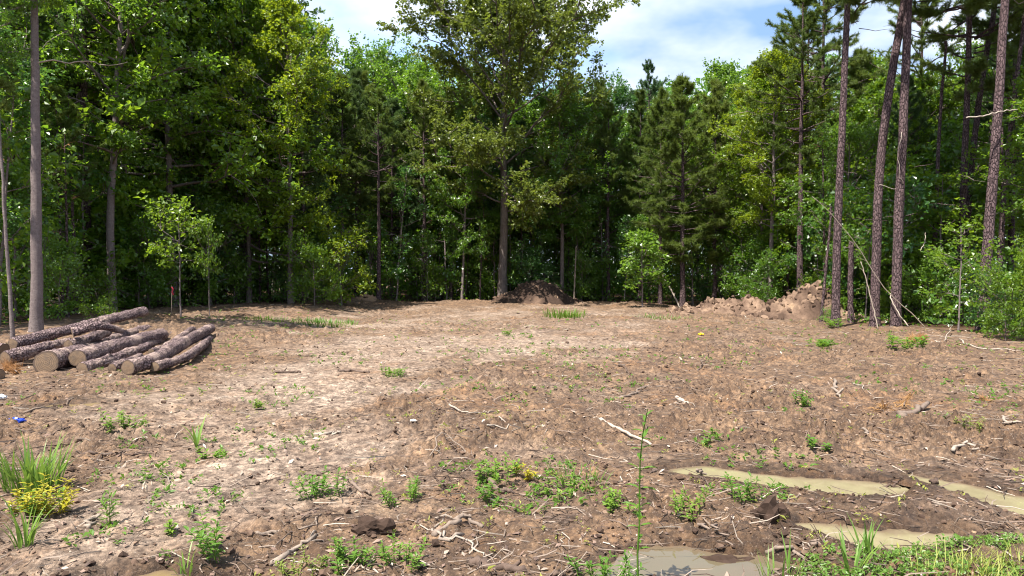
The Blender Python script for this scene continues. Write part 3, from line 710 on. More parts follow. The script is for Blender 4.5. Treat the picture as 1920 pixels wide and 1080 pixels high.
KINDTXT = {'gum': 'leafy tree in the crowded wood', 'pine': 'slim pine in the crowded wood', 'sapling': 'thin leafy sapling in the shade', 'shrub': 'low green undergrowth bush', 'snag': 'thin dead stem in the shade'}
cnt = 0; tries = 0; nt_want = 190
while cnt < nt_want and tries < 60000:
    tries += 1
    x = RNG.uniform(-34, 34); y = RNG.uniform(6, 58)
    wd = float(wood_depth(np.array([x]), np.array([y]))[0])
    if wd < 0.6 or wd > 19: continue
    px = 960+F*x/y
    if px > 1920+2500/y or px < -2400/y: continue
    if y < 12 and x > 0: continue
    if x > 0 and y < 26 and wd < 4.2: continue
    if wd > 8 and RNG.random() < .35: continue
    if not free(x, y, 2.15+.05*wd if y > 15 else 2.6): continue
    t, k = zone(px)
    pr = RNG.random(); pinef = {'left': .12, 'cl': .5, 'c': .32, 'cr': .42, 'r': .35}[k]
    if pr < pinef: kind = RNG.choice(['pineA', 'pineB', 'pineC'])
    else: kind = RNG.choice(['gumA', 'gumB', 'gumC', 'gumD', 'roundA']) if wd < 9 else RNG.choice(['gumB', 'gumC', 'roundA'])
    h = (ztop(float(skyline(px)), y))*RNG.uniform(.80, 1.0); h = min(max(h, 5.0), 18 if k != 'left' else 17)
    if wd < 3.2 and RNG.random() < .35: h *= RNG.uniform(.55, .85)
    pine_ = kind.startswith('pine')
    mat = (M_NEED if RNG.random() < .6 else M_NEEDD) if pine_ else {'left': [M_MID, M_DARK, M_LIGHT, M_MID], 'cl': [M_MID, M_DARK, M_LIGHT, M_MID], 'c': [M_DARK, M_MID, M_MID], 'cr': [M_MID, M_LIGHT, M_LIGHT], 'r': [M_LIGHT, M_LIGHT, M_MID]}[k][RNG.integers(0, 3)]
    occ.append((x, y)); cnt += 1
    hue = {M_MID: 'mid green ', M_DARK: 'dark green ', M_LIGHT: 'bright green '}.get(mat, '' if mat is M_NEED else 'dark ')
    tree(kind, x, y, h, (('tall ' if h > 12.5 else 'low ' if h < 8.5 else '')+hue+{'pineA': 'bushy pine ', 'pineB': 'slim pine ', 'pineC': 'high topped pine ', 'gumA': 'narrow tree ', 'gumB': 'broad tree ', 'gumC': 'high crowned tree ', 'gumD': 'bushy tree ', 'roundA': 'rounded tree '}[str(kind)]+where(px, wd, h)), 'tree', ('pines ' if pine_ else 'leafy trees ')+t, mat, lean=(RNG.normal()*.025, RNG.normal()*.025), wide=RNG.uniform(.85, 1.15), thin=.55 if y < 24 else .8)
print('wood', cnt, tries)
cnt = 0; tries = 0
while cnt < 165 and tries < 60000:
    tries += 1
    x = RNG.uniform(-30, 30); y = RNG.uniform(13, 46)
    wd = float(wood_depth(np.array([x]), np.array([y]))[0]); px = 960+F*x/y
    if wd < .35 or wd > 6 or px < -40 or px > 1960 or not free(x, y, .8): continue
    t, k = zone(px)
    if k == 'r' and y < 23 and (px < 1790 or RNG.random() < .6): continue
    u = RNG.random()
    kind = RNG.choice(['shrubA', 'shrubB', 'shrubC']) if u < .36 else RNG.choice(['saplingA', 'saplingB', 'saplingS', 'saplingT', 'saplingS', 'saplingT']) if u < .8 else 'snagA'
    h = PR[kind]['H']*RNG.uniform(.7, 1.25)
    if k == 'r' and y < 24: h = min(h, 1.5)
    occ.append((x, y)); cnt += 1
    mat = [M_MID, M_DARK, M_MID, M_LIGHT][RNG.integers(0, 4)] if kind != 'snagA' else M_STRAW
    tp_ = 'snag' if kind == 'snagA' else 'shrub' if kind.startswith('shrub') else 'sapling'
    hue = '' if tp_ == 'snag' else {M_MID: 'mid green ', M_DARK: 'dark green ', M_LIGHT: 'light green '}[mat]
    tree(kind, x, y, h, (('big ' if h > PR[kind]['H']*1.1 else 'small ' if h < PR[kind]['H']*.85 else '')+hue+{'snag': 'thin dead stem ', 'shrub': 'bush ', 'sapling': 'thin sapling '}[tp_]+where(px, wd, h)), {'snag': 'dead tree', 'shrub': 'shrub', 'sapling': 'sapling'}[tp_],
         {'snag': 'dead stems ', 'shrub': 'undergrowth bushes ', 'sapling': 'saplings '}[tp_]+t, mat, name={'snag': 'dead_tree'}.get(tp_), lean=(RNG.normal()*.05, RNG.normal()*.05))
# far wood that reads as one mass
rng = np.random.default_rng(55)
mb = MB(); n = 120000
X = rng.uniform(-75, 75, n); Yd = 60+rng.uniform(0, 9, n)+3*fbm(X*.2, X*0+1, 4, 3)
topz = np.array([CAM_H+(HOR-skyline(960+F*a/b))/F*b*.93 for a, b in zip(X, Yd)]); topz = np.minimum(topz, 22)+3.0*fbm(X*.35, X*0, 9, 4)
Z = rng.uniform(0, 1, n)**1.15*topz
leaves(mb, np.stack([X, Yd, Z], -1), rng.normal(size=(n, 3)), .5*np.exp(rng.normal(size=n)*.2), rng)
tag(link('distant_woodland', mb.mesh('distant_woodland', [M_DARK])), 'far woodland closing the gaps between the trees', None, None, 'stuff')
# low leafy cover and grasses along the edge of the wood
mb = MB(); n = 60000
X = rng.uniform(-26, 26, n); Yd = rng.uniform(13, 44, n); wd = wood_depth(X, Yd)+.8*fbm(X*.8, Yd*.8, 33, 3)
px = 960+F*X/Yd
k = (wd > .1) & (wd < 4) & (px > -60) & (px < 1980) & (fbm(X*.6, Yd*.6, 77, 3) > -.12)
X, Yd = X[k], Yd[k]; Z = H(X, Yd)+rng.uniform(.02, .45, len(X))**1.3
leaves(mb, np.stack([X, Yd, Z], -1), rng.normal(size=(len(X), 3))+[0, 0, .3], .11*np.exp(rng.normal(size=len(X))*.3), rng)
print('edge cover', len(X))
tag(link('forest_undergrowth', mb.mesh('forest_undergrowth', [M_MID])), 'low leafy ground cover along the edge of the wood', None, None, 'stuff')

# leafy understorey inside the wood
mb = MB(); n = 260000
X = rng.uniform(-36, 32, n); Yd = rng.uniform(15, 60, n); wd = wood_depth(X, Yd); px = 960+F*X/Yd
k = (wd > 1.0) & (wd < 17) & (px > -60) & (px < 1980) & (fbm(X*.45, Yd*.45, 177, 3) > -.06)
X, Yd = X[k], Yd[k]; hz = rng.uniform(0, 1, len(X))*(1.3+2.6*np.clip(fbm(X*.5, Yd*.5, 187, 3)+.3, 0, 1)); k = fbm(X*1.6+hz, Yd*1.6+hz*1.4, 197, 3) > -.02
X, Yd, hz = X[k], Yd[k], hz[k]; Z = H(X, Yd)+.05+hz
leaves(mb, np.stack([X, Yd, Z], -1), rng.normal(size=(len(X), 3))+[0, 0, -.1], .15*np.exp(rng.normal(size=len(X))*.3), rng)
print('understorey', len(X))
tag(link('forest_understorey', mb.mesh('forest_understorey', [M_MID])), 'shaded leafy understorey between the trunks deeper in the wood', None, None, 'stuff')

# ------------------------------------------------------------------ logs
def log(label, ctrl, rad, seed, group='felled pine logs in the pile', ns=90, k=40):
    """ctrl: (px, py, depth) of the axis; rad: (near, far) radius in metres"""
    rng = np.random.default_rng(seed)
    P = np.array([[gx(px, d), d, ztop(py, d)] for px, py, d in ctrl]); C = curve_pts(P, ns)
    o0 = np.array([C[:, 0].mean(), C[:, 1].mean(), C[:, 2].min()-max(rad)])
    T = unit(np.gradient(C, axis=0)); U = unit(np.cross(T, [0, 0, 1.])); W = np.cross(U, T)
    s = np.concatenate([[0], np.cumsum(np.linalg.norm(np.diff(C, axis=0), axis=1))])
    an = np.arange(k)*2*math.pi/k
    A, S_ = np.meshgrid(an, s)
    R = np.interp(s, [0, s[-1]], rad)*(1+.06*np.array([vnoise(np.array([a*1.3]), np.array([seed*3.1]), 3)[0] for a in s]))
    pu = A/6.2832*max(7, round(rad[0]*50)); pu0 = pu
    f1, f2, iv = worley(pu+.35*vnoise(pu*1.5, S_*8, seed), S_*9.0, seed+2)
    h = .016*np.clip((f2-f1)*2.6, 0, 1)*(.45+.8*iv)+.012*fbm(pu*.7, S_*5, seed+6, 3)
    for q in range(5):
        a0, s0, kr = rng.uniform(0, 6.28), rng.uniform(.3, s[-1]-.2), rng.uniform(.03, .06)
        h = h+rng.uniform(.015, .035)*np.exp(-((np.angle(np.exp(1j*(A-a0)))*rad[0])**2+(S_-s0)**2)/kr**2)
    # a few missing plates
    bare = sstep(.16, .24, fbm(pu*.22, S_*1.4, seed+11, 3)); h = h*(1-.8*bare)-.006*bare
    rr = R[:, None]*(1+.04*np.cos(2*A+seed))+h-.008
    V = C[:, None]+rr[..., None]*(np.cos(A)[..., None]*U[:, None]+np.sin(A)[..., None]*W[:, None])
    i = np.arange(ns-1)[:, None]*k; j = np.arange(k)[None]; jn = (j+1) % k
    Q = np.stack([i+j, i+k+j, i+k+jn, i+jn], -1).reshape(-1, 4)
    r = empty('log', o0); tag(r, label, 'log', group)
    link('bark', mesh_np('bark', V.reshape(-1, 3)-o0, Q, None, None, True, [M_LOGBARK]), r)
    for e, sg in ((0, -1), (ns-1, 1)):
        rings = 7; ring = V[e]; c = C[e]; VV = [c+T[e]*sg*.004]; tt = []
        AA = [0.0]
        for q in range(1, rings+1):
            f = q/rings
            VV += list(c+(ring-c)*f*(.985 if q == rings else 1)+T[e]*sg*(.006*(1-f)+rng.normal(size=(k, 1))*.0012)); AA += [f]*k
        for a in range(k): tt.append((0, 1+a, 1+(a+1) % k))
        for q in range(1, rings):
            b0 = 1+(q-1)*k; b1 = 1+q*k
            for a in range(k): tt += [(b0+a, b1+a, b1+(a+1) % k), (b0+a, b1+(a+1) % k, b0+(a+1) % k)]
        ce = link('cut_end', mesh_np('cut_end', np.array(VV)-o0, None, tt, {'v': AA}, True, [M_CUT]), r)
    return r
def cut_mat():
    m, N, out, nt = new_mat('cut_wood')
    at = N('ShaderNodeAttribute', attribute_name='v'); tc_ = N('ShaderNodeTexCoord')
    no = N('ShaderNodeTexNoise', {'Vector': (tc_, 3), 'Scale': 14., 'Detail': 6, 'Roughness': .7})
    ad = N('ShaderNodeMath', {0: (at, 2), 1: N('ShaderNodeMath', {0: no, 1: .12}, operation='MULTIPLY')}, operation='ADD')
    sn = N('ShaderNodeMath', {0: N('ShaderNodeMath', {0: ad, 1: 46.}, operation='MULTIPLY')}, operation='SINE')
    col = mixc(N, N('ShaderNodeMapRange', {0: sn, 1: -1, 2: 1}), (0.13, 0.083, 0.05), (0.25, 0.165, 0.10))
    col = mixc(N, N('ShaderNodeMapRange', {0: no, 1: .45, 2: .7, 4: .7}), col, (0.10, 0.075, 0.06))
    col = mixc(N, N('ShaderNodeMapRange', {0: (at, 2), 1: .80, 2: .96, 4: .8}), col, (0.07, 0.045, 0.035))
    p = N('ShaderNodeBsdfPrincipled', {'Base Color': col, 'Roughness': .85}); nt.links.new(p.outputs[0], out.inputs['Surface']); return m
M_CUT = cut_mat()
log('long straight log lying across the top of the pile', [(22, 645, 13.0), (120, 620, 14.2), (271, 583, 16.2)], (.112, .115), 1)
log('short curved log resting on top beside the long one', [(134, 623, 13.2), (185, 611, 13.5), (228, 621, 14.1)], (.092, .06), 2)
log('yellow ended log under the short curved one', [(127, 648, 13.1), (165, 635, 13.7), (200, 622, 14.5)], (.105, .09), 3)
log('log on the left cut off by the frame, below the long top log', [(8, 673, 12.5), (70, 656, 13.1), (125, 643, 14.0)], (.135, .11), 4)
log('stubby thick log with a deep split in its round end', [(84, 680, 11.8), (130, 668, 12.8), (190, 652, 14.4)], (.20, .17), 5)
log('thick log in the middle with a big round end', [(143, 672, 12.2), (210, 652, 13.5), (302, 628, 16.0)], (.168, .155), 6)
log('dark log at the back between the top log and the thick middle log', [(170, 645, 14.2), (222, 632, 15.4), (276, 617, 17.3)], (.115, .115), 7)
log('log with a slanting pale end in front of the thick middle log', [(152, 691, 11.9), (205, 675, 12.6), (275, 650, 14.2)], (.105, .09), 8)
log('thin short log squeezed between two front logs', [(208, 690, 11.8), (232, 680, 12.2), (262, 668, 13.0)], (.078, .07), 9)
log('long bent log nearest the clearing with a round cut face', [(238, 690, 11.6), (286, 675, 12.3), (340, 645, 14.0), (394, 616, 16.8)], (.128, .12), 10)
log('bent knotty log lying along the outer right side of the pile', [(288, 688, 12.0), (342, 672, 12.9), (372, 653, 14.3), (391, 636, 16.2)], (.085, .095), 11)
log('thin log with a small pale end behind the long bent one', [(281, 660, 13.2), (318, 645, 14.6), (359, 618, 17.2)], (.062, .085), 12)
log('log end half hidden at the left edge under the long top log', [(6, 655, 13.4), (-40, 650, 13.6), (-90, 645, 13.9)], (.12, .12), 13)
log('dark log end cut off by the frame at the left front corner', [(-2, 703, 11.3), (-60, 700, 11.4), (-120, 697, 11.6)], (.10, .10), 14)
log('reddish log showing between the thick middle log and the thin log', [(255, 655, 14.3), (285, 643, 15.2), (322, 628, 17.0)], (.10, .10), 15)

# ------------------------------------------------------------------ dirt piles with their clods
def clod_mesh(seed, n=15, smooth=False):
    rng = np.random.default_rng(seed); bm = bmesh.new()
    p = unit(rng.normal(size=(n, 3)))*rng.uniform(.72, 1.12, (n, 1))*[1, .85, .7]
    for q in p: bm.verts.new(q)
    bmesh.ops.convex_hull(bm, input=bm.verts); 
    for v in [v for v in bm.verts if not v.link_faces]: bm.verts.remove(v)
    me = bpy.data.meshes.new('clod'); bm.to_mesh(me); bm.free()
    at = me.attributes.new('v', 'FLOAT', 'POINT'); at.data.foreach_set('value', np.full(len(me.vertices), rng.uniform(.1, .85), np.float32))
    me.materials.append(M_CLOD); return me
CLODS = [clod_mesh(900+i) for i in range(14)]
def pile(name, label, bumps, nclod, seed, tone, rough=1.0, csz=(.07, .2)):
    rng = np.random.default_rng(seed)
    xs = [b[0] for b in bumps]; ys = [b[1] for b in bumps]; R = max(b[3] for b in bumps)
    x0, x1, y0, y1 = min(xs)-R*1.6, max(xs)+R*1.6, min(ys)-R*1.5, max(ys)+R*1.5
    cx, cy = (x0+x1)/2, (y0+y1)/2; cz = 0
    def hh(X, Y):
        z = np.zeros(X.shape)
        for bx_, by_, h, r in bumps:
            d = np.hypot(X-bx_, (Y-by_)*1.05)/r*(1+.25*vnoise(X*1.3, Y*1.3, seed))
            z = np.maximum(z, h*np.clip(1-d**1.25*.72, 0, 1))
        m = np.clip(z*4, 0, 1)
        f1, f2, iv = worley(X*3.0+.3*vnoise(X*4, Y*4, 3), Y*3.0, seed+1); z = z+m*rough*.17*np.clip(.75-f1, 0, 1)*(.3+1.4*iv)
        f1, f2, iv = worley(X*8+.3*vnoise(X*9, Y*9, 3), Y*8, seed+2); z = z+m*rough*.06*np.clip(.75-f1, 0, 1)*(.3+1.4*iv)
        return z+m*.05*fbm(X*4, Y*4, seed+5, 4)
    st = .055
    X, Y = np.meshgrid(np.arange(x0, x1, st), np.arange(y0, y1, st)); Z = hh(X, Y)
    g = H(X, Y)
    keep = Z > .004; Zw = np.where(keep, g+Z, g-.06)
    r, c = X.shape; i = np.arange(r-1)[:, None]*c; j = np.arange(c-1)[None]
    Q = np.stack([i+j, i+j+1, i+c+j+1, i+c+j], -1).reshape(-1, 4); Q = Q[keep.ravel()[Q].any(1)]
    us, inv = np.unique(Q, return_inverse=True)
    root = empty(name, (cx, cy, 0)); tag(root, label, 'dirt pile')
    V = np.stack([X.ravel()[us]-cx, Y.ravel()[us]-cy, Zw.ravel()[us]], -1)
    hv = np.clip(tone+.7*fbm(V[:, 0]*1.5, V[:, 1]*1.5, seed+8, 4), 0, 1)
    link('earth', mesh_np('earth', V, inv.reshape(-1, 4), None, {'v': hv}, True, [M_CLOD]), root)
    n = 0
    while n < nclod:
        b = bumps[rng.integers(0, len(bumps))]; a = rng.uniform(0, 6.28); rr = b[3]*math.sqrt(rng.random())*1.15
        x, y = b[0]+math.cos(a)*rr, b[1]+math.sin(a)*rr
        if y > b[1]+b[3]*.5: continue
        z = Hs(x, y)+float(hh(np.array([x]), np.array([y]))[0]); s = rng.uniform(*csz)*(1 if rng.random() < .85 else 1.5)
        o = link('clod', CLODS[rng.integers(0, len(CLODS))], root, (x-cx, y-cy, z+s*.12)); o.rotation_euler = tuple(rng.uniform(0, 6.28, 3)); o.scale = (s, s, s*.9); n += 1
def bp(px, py, d, r): return (gx(px, d), d, ztop(py, d)-.12, r)
pile('dirt_pile', 'smooth brown mound of dirt at the foot of the oak, darkened for its shade', [bp(1005, 531, 36.6, 1.8), bp(1036, 553, 36.3, 1.2), bp(972, 556, 36.4, 1.1)], 70, 301, -.1, .6, (.06, .14))  # low earth tone puts the oak's shade into the soil colour
pile('dirt_pile', 'long lumpy tan dirt pile, highest beside the first tall pine', [bp(1527, 532, 27.6, 1.4), bp(1625, 592, 25.2, .8), bp(1500, 556, 27.4, 1.3), bp(1472, 570, 27.2, 1.1), bp(1548, 560, 27.0, 1.0), bp(1590, 588, 25.6, .9), bp(1440, 572, 28.5, 1.0), bp(1405, 561, 29.2, 1.15), bp(1375, 562, 29.4, 1.0), bp(1340, 567, 29.4, .9), bp(1300, 576, 29.3, .8), bp(1275, 580, 29.5, .7), bp(1430, 590, 26.6, .9)], 280, 302, .42, 1.5, (.05, .17))
pile('dirt_pile', 'small pale clay lump on the crest near the thin pines', [bp(687, 563, 35.0, .42)], 8, 303, .8, .8, (.06, .12))

# ------------------------------------------------------------------ loose sticks, roots, litter
def stick(name, label, pts, r0, r1, tone, seed, forks=1, cat='stick', lift=.5, group=None, wob=.02):
    """pts: photo pixels on the ground (optionally a height in metres)"""
    rng = np.random.default_rng(seed); P = []
    for p in pts:
        g = G(p[0], p[1]); g[2] += r0*lift+(p[2] if len(p) > 2 else 0); P.append(g)
    P = np.array(P); n = 14; C = curve_pts(P, n); C[1:-1] += rng.normal(size=(n-2, 3))*wob*[1, 1, .5]
    if all(len(p) == 2 for p in pts): C[:, 2] = np.maximum(C[:, 2], H(C[:, 0], C[:, 1])+r1*.3)
    o0 = C[0].copy(); mb = MB(); rr = np.linspace(r0, r1, n)*(1+rng.normal(size=n)*.08); tube(mb, C-o0, rr, 8, tone, True)
    for f in range(forks):
        i = rng.integers(3, n-3); d = unit(C[i+1]-C[i]); s_ = unit(np.cross(d, [0, 0, 1.]))*rng.choice([-1, 1])
        L = np.linalg.norm(C[-1]-C[0])*rng.uniform(.15, .35); Q = limb_curve(C[i]-o0, d*.7+s_*.6+[0, 0, rng.uniform(0, .25)], L, rng, 6, 0, .15); tube(mb, Q, np.linspace(rr[i]*.6, r1*.5, 6), 5, tone)
    o = link(name, mb.mesh(name, [M_WOOD], True)); o.location = o0; tag(o, label, cat, group); return o
S = stick
S('stick', 'long pale straight stick behind the tall thin weed', [(1115, 788), (1165, 813), (1222, 838)], .024, .012, .92, 1, 0, wob=.006)
S('broken_branch', 'thick broken branch with torn orange wood on the right', [(1692, 790), (1718, 778), (1742, 764, .06)], .04, .028, .45, 2, 0, 'branch')
S('stick', 'grey forked twig heap lying above the pale straight stick', [(1158, 748), (1185, 742), (1212, 730)], .02, .009, .5, 3, 3)
S('wood_chunk', 'short pale wood chunk right of the grey forked twigs', [(1270, 750), (1291, 762)], .03, .022, .95, 4, 0, 'wood chunk', wob=.004)
S('root', 'thick dark reddish root at the bottom edge', [(882, 1048), (925, 1058), (985, 1068)], .03, .022, .12, 5, 1, 'root')
S('root', 'pale curved root looping at the middle of the bottom', [(868, 1000), (845, 1012), (815, 1012), (822, 990), (835, 965)], .012, .007, .75, 6, 1, 'root')
S('root', 'stout grey root crossing the pale loop', [(812, 1010), (848, 990), (873, 980, .05), (905, 988)], .02, .013, .55, 7, 1, 'root')
S('root', 'thin pale root reaching right from the root tangle', [(832, 1003), (870, 1015), (900, 1032), (918, 1040)], .009, .004, .85, 8, 1, 'root')
S('stick', 'long crooked pale root at bottom left of centre', [(478, 1022), (530, 1012), (575, 1000), (600, 975)], .012, .004, .62, 9, 2)
S('stick', 'pale knobbly stick below the crooked root', [(508, 1060), (540, 1045), (575, 1030), (590, 1008)], .02, .007, .72, 10, 1)
S('stick', 'dark stick lying across the dry track on the left', [(150, 858), (205, 862), (272, 856)], .014, .010, .12, 11, 1)
S('stick', 'thin dark stick just above the tall grass on the left', [(15, 824), (60, 826), (95, 824), (128, 815)], .011, .006, .2, 12, 0)
S('stick', 'long thin root running from the blue scrap past the brown puddle', [(42, 788), (75, 778), (100, 768), (135, 762)], .014, .006, .5, 13, 1)
S('stick', 'grey crooked stick above the long puddle', [(1613, 818), (1630, 830), (1646, 841)], .016, .007, .7, 14, 1)
S('stick', 'pale flat stick right of the grey crooked one', [(1790, 857), (1815, 852), (1842, 855)], .017, .009, .85, 15, 0)
S('stick', 'yellow tipped bent stick at the far right', [(1882, 802), (1893, 815), (1912, 818)], .017, .010, .8, 16, 0)
S('stick', 'pale upright bent root stub on the right', [(1566, 728), (1570, 742), (1578, 752)], .022, .016, .72, 17, 0)
S('stick', 'long pale twig pointing down right near the right side', [(1600, 722), (1622, 736), (1640, 748)], .009, .004, .85, 18, 0)
S('stick', 'dark stub standing in the right hand puddle', [(1758, 912), (1752, 898, .08)], .02, .008, .05, 19, 0, 'stub')
S('stick', 'dark stick half sunk in the muddy middle puddle', [(1632, 986), (1655, 998), (1682, 1006)], .014, .01, .1, 20, 0)
S('stick', 'tiny stick floating at the tip of the long puddle', [(1309, 886, .06), (1322, 880, .06)], .011, .008, .6, 21, 0)
S('stick', 'small dark bird shaped stub between the two puddles', [(1668, 912), (1676, 904, .07)], .014, .007, .05, 22, 1, 'stub')
S('branch', 'bleached bare branch lying by the leafy bushes on the right', [(1800, 640), (1830, 655), (1880, 660), (1915, 662)], .018, .008, .95, 23, 2, 'branch')
S('branch', 'bleached thin branch below the vine covered pine', [(1745, 640), (1768, 648), (1785, 630, .2)], .016, .007, .95, 24, 2, 'branch')
S('stick', 'dark twig pointing at the viewer in the open middle right', [(1162, 685), (1175, 700), (1188, 718)], .016, .006, .15, 25, 0)
S('stick', 'thin dark upright twig in the open right half', [(1310, 700), (1318, 685, .05), (1326, 668, .15)], .014, .006, .2, 26, 1)
S('stick', 'arching thin twig hoop left of the small green patches', [(805, 865), (830, 842, .05), (862, 845, .05), (882, 868), (855, 880)], .006, .004, .6, 27, 0)
S('stick', 'pale twigs crossing in the middle above the hoop', [(842, 765), (870, 772), (900, 772), (925, 768)], .013, .006, .85, 28, 2)
S('stick', 'short pale stick left of centre', [(588, 820), (612, 820), (638, 818)], .016, .012, .82, 29, 0)
S('stick', 'dark stick below the pale crossing twigs', [(858, 812), (878, 818), (898, 819)], .016, .010, .15, 30, 0)
S('stick', 'pale thin stick pair right of the dark stick', [(912, 816), (940, 816), (968, 813)], .010, .005, .85, 31, 1)
S('stick', 'dark stick beside the lowest green patches', [(572, 895), (600, 895), (630, 882)], .014, .007, .25, 32, 1)
S('stick', 'grey broken stick right of the left green patch', [(645, 905), (668, 920), (692, 932)], .018, .009, .42, 33, 0)
S('stick', 'dark stub of root right of the middle green patch', [(915, 908), (940, 925), (958, 922)], .022, .013, .25, 34, 1)
S('stick', 'forked grey twig beside the sky mirroring puddle', [(1315, 985), (1340, 1000), (1362, 1010)], .010, .005, .5, 35, 1)
S('stick', 'dark stick at the left shore of the bottom puddle', [(1060, 1070), (1040, 1072), (1022, 1078)], .018, .010, .15, 36, 1)
S('stick', 'grey stick at the far left of the shore below the brown clod', [(1440, 1028), (1480, 1032), (1515, 1045), (1530, 1058)], .013, .006, .55, 37, 2)
S('stick', 'small forked stick left of the muddy middle puddle', [(1525, 1025), (1545, 1018), (1565, 1012)], .011, .005, .5, 38, 1)
S('stick', 'white weathered stick near the left bottom', [(160, 1010), (168, 995), (174, 985)], .012, .009, .75, 39, 0)
S('stick', 'dark gnarled branch in the dry middle distance', [(635, 700), (660, 698), (692, 702)], .03, .016, .2, 40, 1)
S('stick', 'dark gnarled branch left of the other in the dry middle distance', [(515, 700), (540, 699), (562, 700)], .03, .016, .15, 41, 1)
def air_branch(name, label, pts, d, r0, r1, tone, seed, forks=2, mat=None, cat='branch'):
    rng = np.random.default_rng(seed); P = np.array([[gx(px, dd if isinstance(dd, float) else d), d, ztop(py, d)] for px, py, *dd in [(p[0], p[1]) for p in pts]])
    C = curve_pts(P, 18); C[:, 1] += np.linspace(0, .5, 18); C += rng.normal(size=C.shape)*.012; o0 = C[0].copy(); mb = MB(); tube(mb, C-o0, np.linspace(r0, r1, 18), 6, tone, True)
    for f in range(forks):
        i = rng.integers(5, 15); Q = limb_curve(C[i]-o0, unit(C[i+1]-C[i])+rng.normal(size=3)*.5, np.linalg.norm(C[-1]-C[0])*.09, rng, 6, 0, .2); tube(mb, Q, np.linspace(r0*.35, .004, 6), 4, tone)
    o = link(name, mb.mesh(name, [mat or M_WOOD], True)); o.location = o0; tag(o, label, cat); return o
air_branch('dead_branch', 'bleached fallen branch slanting down across the tall pine trunks', [(1742, 620), (1715, 590), (1668, 545), (1640, 500), (1600, 440), (1565, 395), (1535, 365)], 21.6, .017, .007, .8, 1, 3)
air_branch('bare_limb', 'bare pale limb sticking out to the right from the bent pine', [(1808, 222), (1850, 216), (1890, 205), (1928, 200)], 19.6, .022, .014, .95, 2, 2)
air_branch('bare_limb', 'bare pale limb sticking out from the grey trunked tree', [(76, 121), (100, 112), (122, 116), (160, 111), (190, 116), (222, 107)], 16.4, .02, .006, .85, 3, 2)
air_branch('vine', 'thin pale vine hanging in loops on the straight pine', [(1688, 250), (1684, 290), (1692, 330), (1702, 345), (1690, 352), (1662, 342)], 21.9, .012, .008, .95, 4, 0, None, 'vine')
air_branch('vine', 'twisted pale root like vine at the foot of the straight pine', [(1704, 612), (1693, 590), (1684, 565), (1686, 550)], 21.8, .022, .016, .95, 5, 0, None, 'vine')
air_branch('dead_sapling', 'thin pale dead stem leaning beside the leaning pine', [(1648, 620), (1644, 580), (1636, 530), (1628, 490)], 21.4, .022, .012, .8, 6, 1, None, 'dead stem')
air_branch('dead_branch', 'bleached dead branch hanging by the thin bare trunk', [(1725, 470), (1742, 452), (1752, 435)], 22.6, .012, .009, .95, 7, 1)
air_branch('dead_sapling', 'leaning whitish dead stem left of the lumpy dirt pile', [(1277, 582), (1268, 560), (1256, 535), (1246, 515)], 33.6, .05, .03, .9, 8, 2, None, 'dead stem')
air_branch('dead_sapling', 'slim grey dead stem right of the dark mound', [(1076, 572), (1078, 530), (1080, 495), (1082, 460)], 37, .05, .035, .6, 9, 0, None, 'dead stem')

rng = np.random.default_rng(77)
def scatter(n, y0=3.2, y1=20, xs=.85):
    y = y0*(y1/y0)**rng.random(n); x = rng.uniform(-xs, xs, n)*y
    k = (wood_depth(x, y) < 0) & (pud_d(x, y) > .03); return x[k], y[k]
# twigs, needles and straw lying about: nobody could count them
mb = MB(); x, y = scatter(9000, 3.2, 30)
z = H(x, y); churn = 1-drymask(x, y)
for a, b, c, ch in zip(x, y, z, churn):
    if rng.random() > .25+.75*ch: continue
    L = rng.uniform(.05, .26)*(1 if rng.random() < .9 else 2)*(.8+.03*b); az = rng.uniform(0, 6.28); r = rng.uniform(.0016, .0042)*(1+.07*b)
    d = np.array([math.cos(az), math.sin(az), rng.normal()*.14]); m_ = np.array([-d[1], d[0], 0])*rng.normal()*L*.15
    P = np.array([[a, b, c+.006], [a, b, c+.012]+d*L*.5+m_, [a, b, c+.008]+d*L]); tube(mb, P, [r, r*.9, r*.5], 3, np.clip(rng.beta(1.1, 1.5), 0, 1))
tag(link('twig_litter', mb.mesh('twig_litter', [M_WOOD])), 'small twigs and root scraps strewn over the soil', None, None, 'stuff')
mb = MB(); x, y = scatter(4200, 3.2, 30); z = H(x, y)
n = len(x); s = rng.uniform(.005, .014, n)*(1+.06*y); az = rng.uniform(0, 6.28, n); el = rng.uniform(.8, 2.6, n)
nr = unit(np.stack([rng.normal(size=n)*.5, rng.normal(size=n)*.5, np.ones(n)], -1)); u = unit(np.cross(nr, np.stack([np.cos(az), np.sin(az), 0*az], -1))); v_ = np.cross(nr, u)
c = np.stack([x, y, z+.01], -1); us_ = u*(s*el)[:, None]; vs_ = v_*s[:, None]; th = nr*(s*.25)[:, None]
V = np.stack([c-us_, c-vs_*.8+th, c+us_, c+vs_+th*.5, c+th*1.6], 1).reshape(-1, 3); i = np.arange(n)[:, None]*5
T = np.concatenate([i+np.array([[0, 1, 4]]), i+np.array([[1, 2, 4]]), i+np.array([[2, 3, 4]]), i+np.array([[3, 0, 4]])])
mb.add(V, None, T, np.repeat(rng.beta(1.1, 1.7, n), 5))
tag(link('bark_litter', mb.mesh('bark_litter', [M_CHIP])), 'bark and wood crumbs strewn over the soil', None, None, 'stuff')
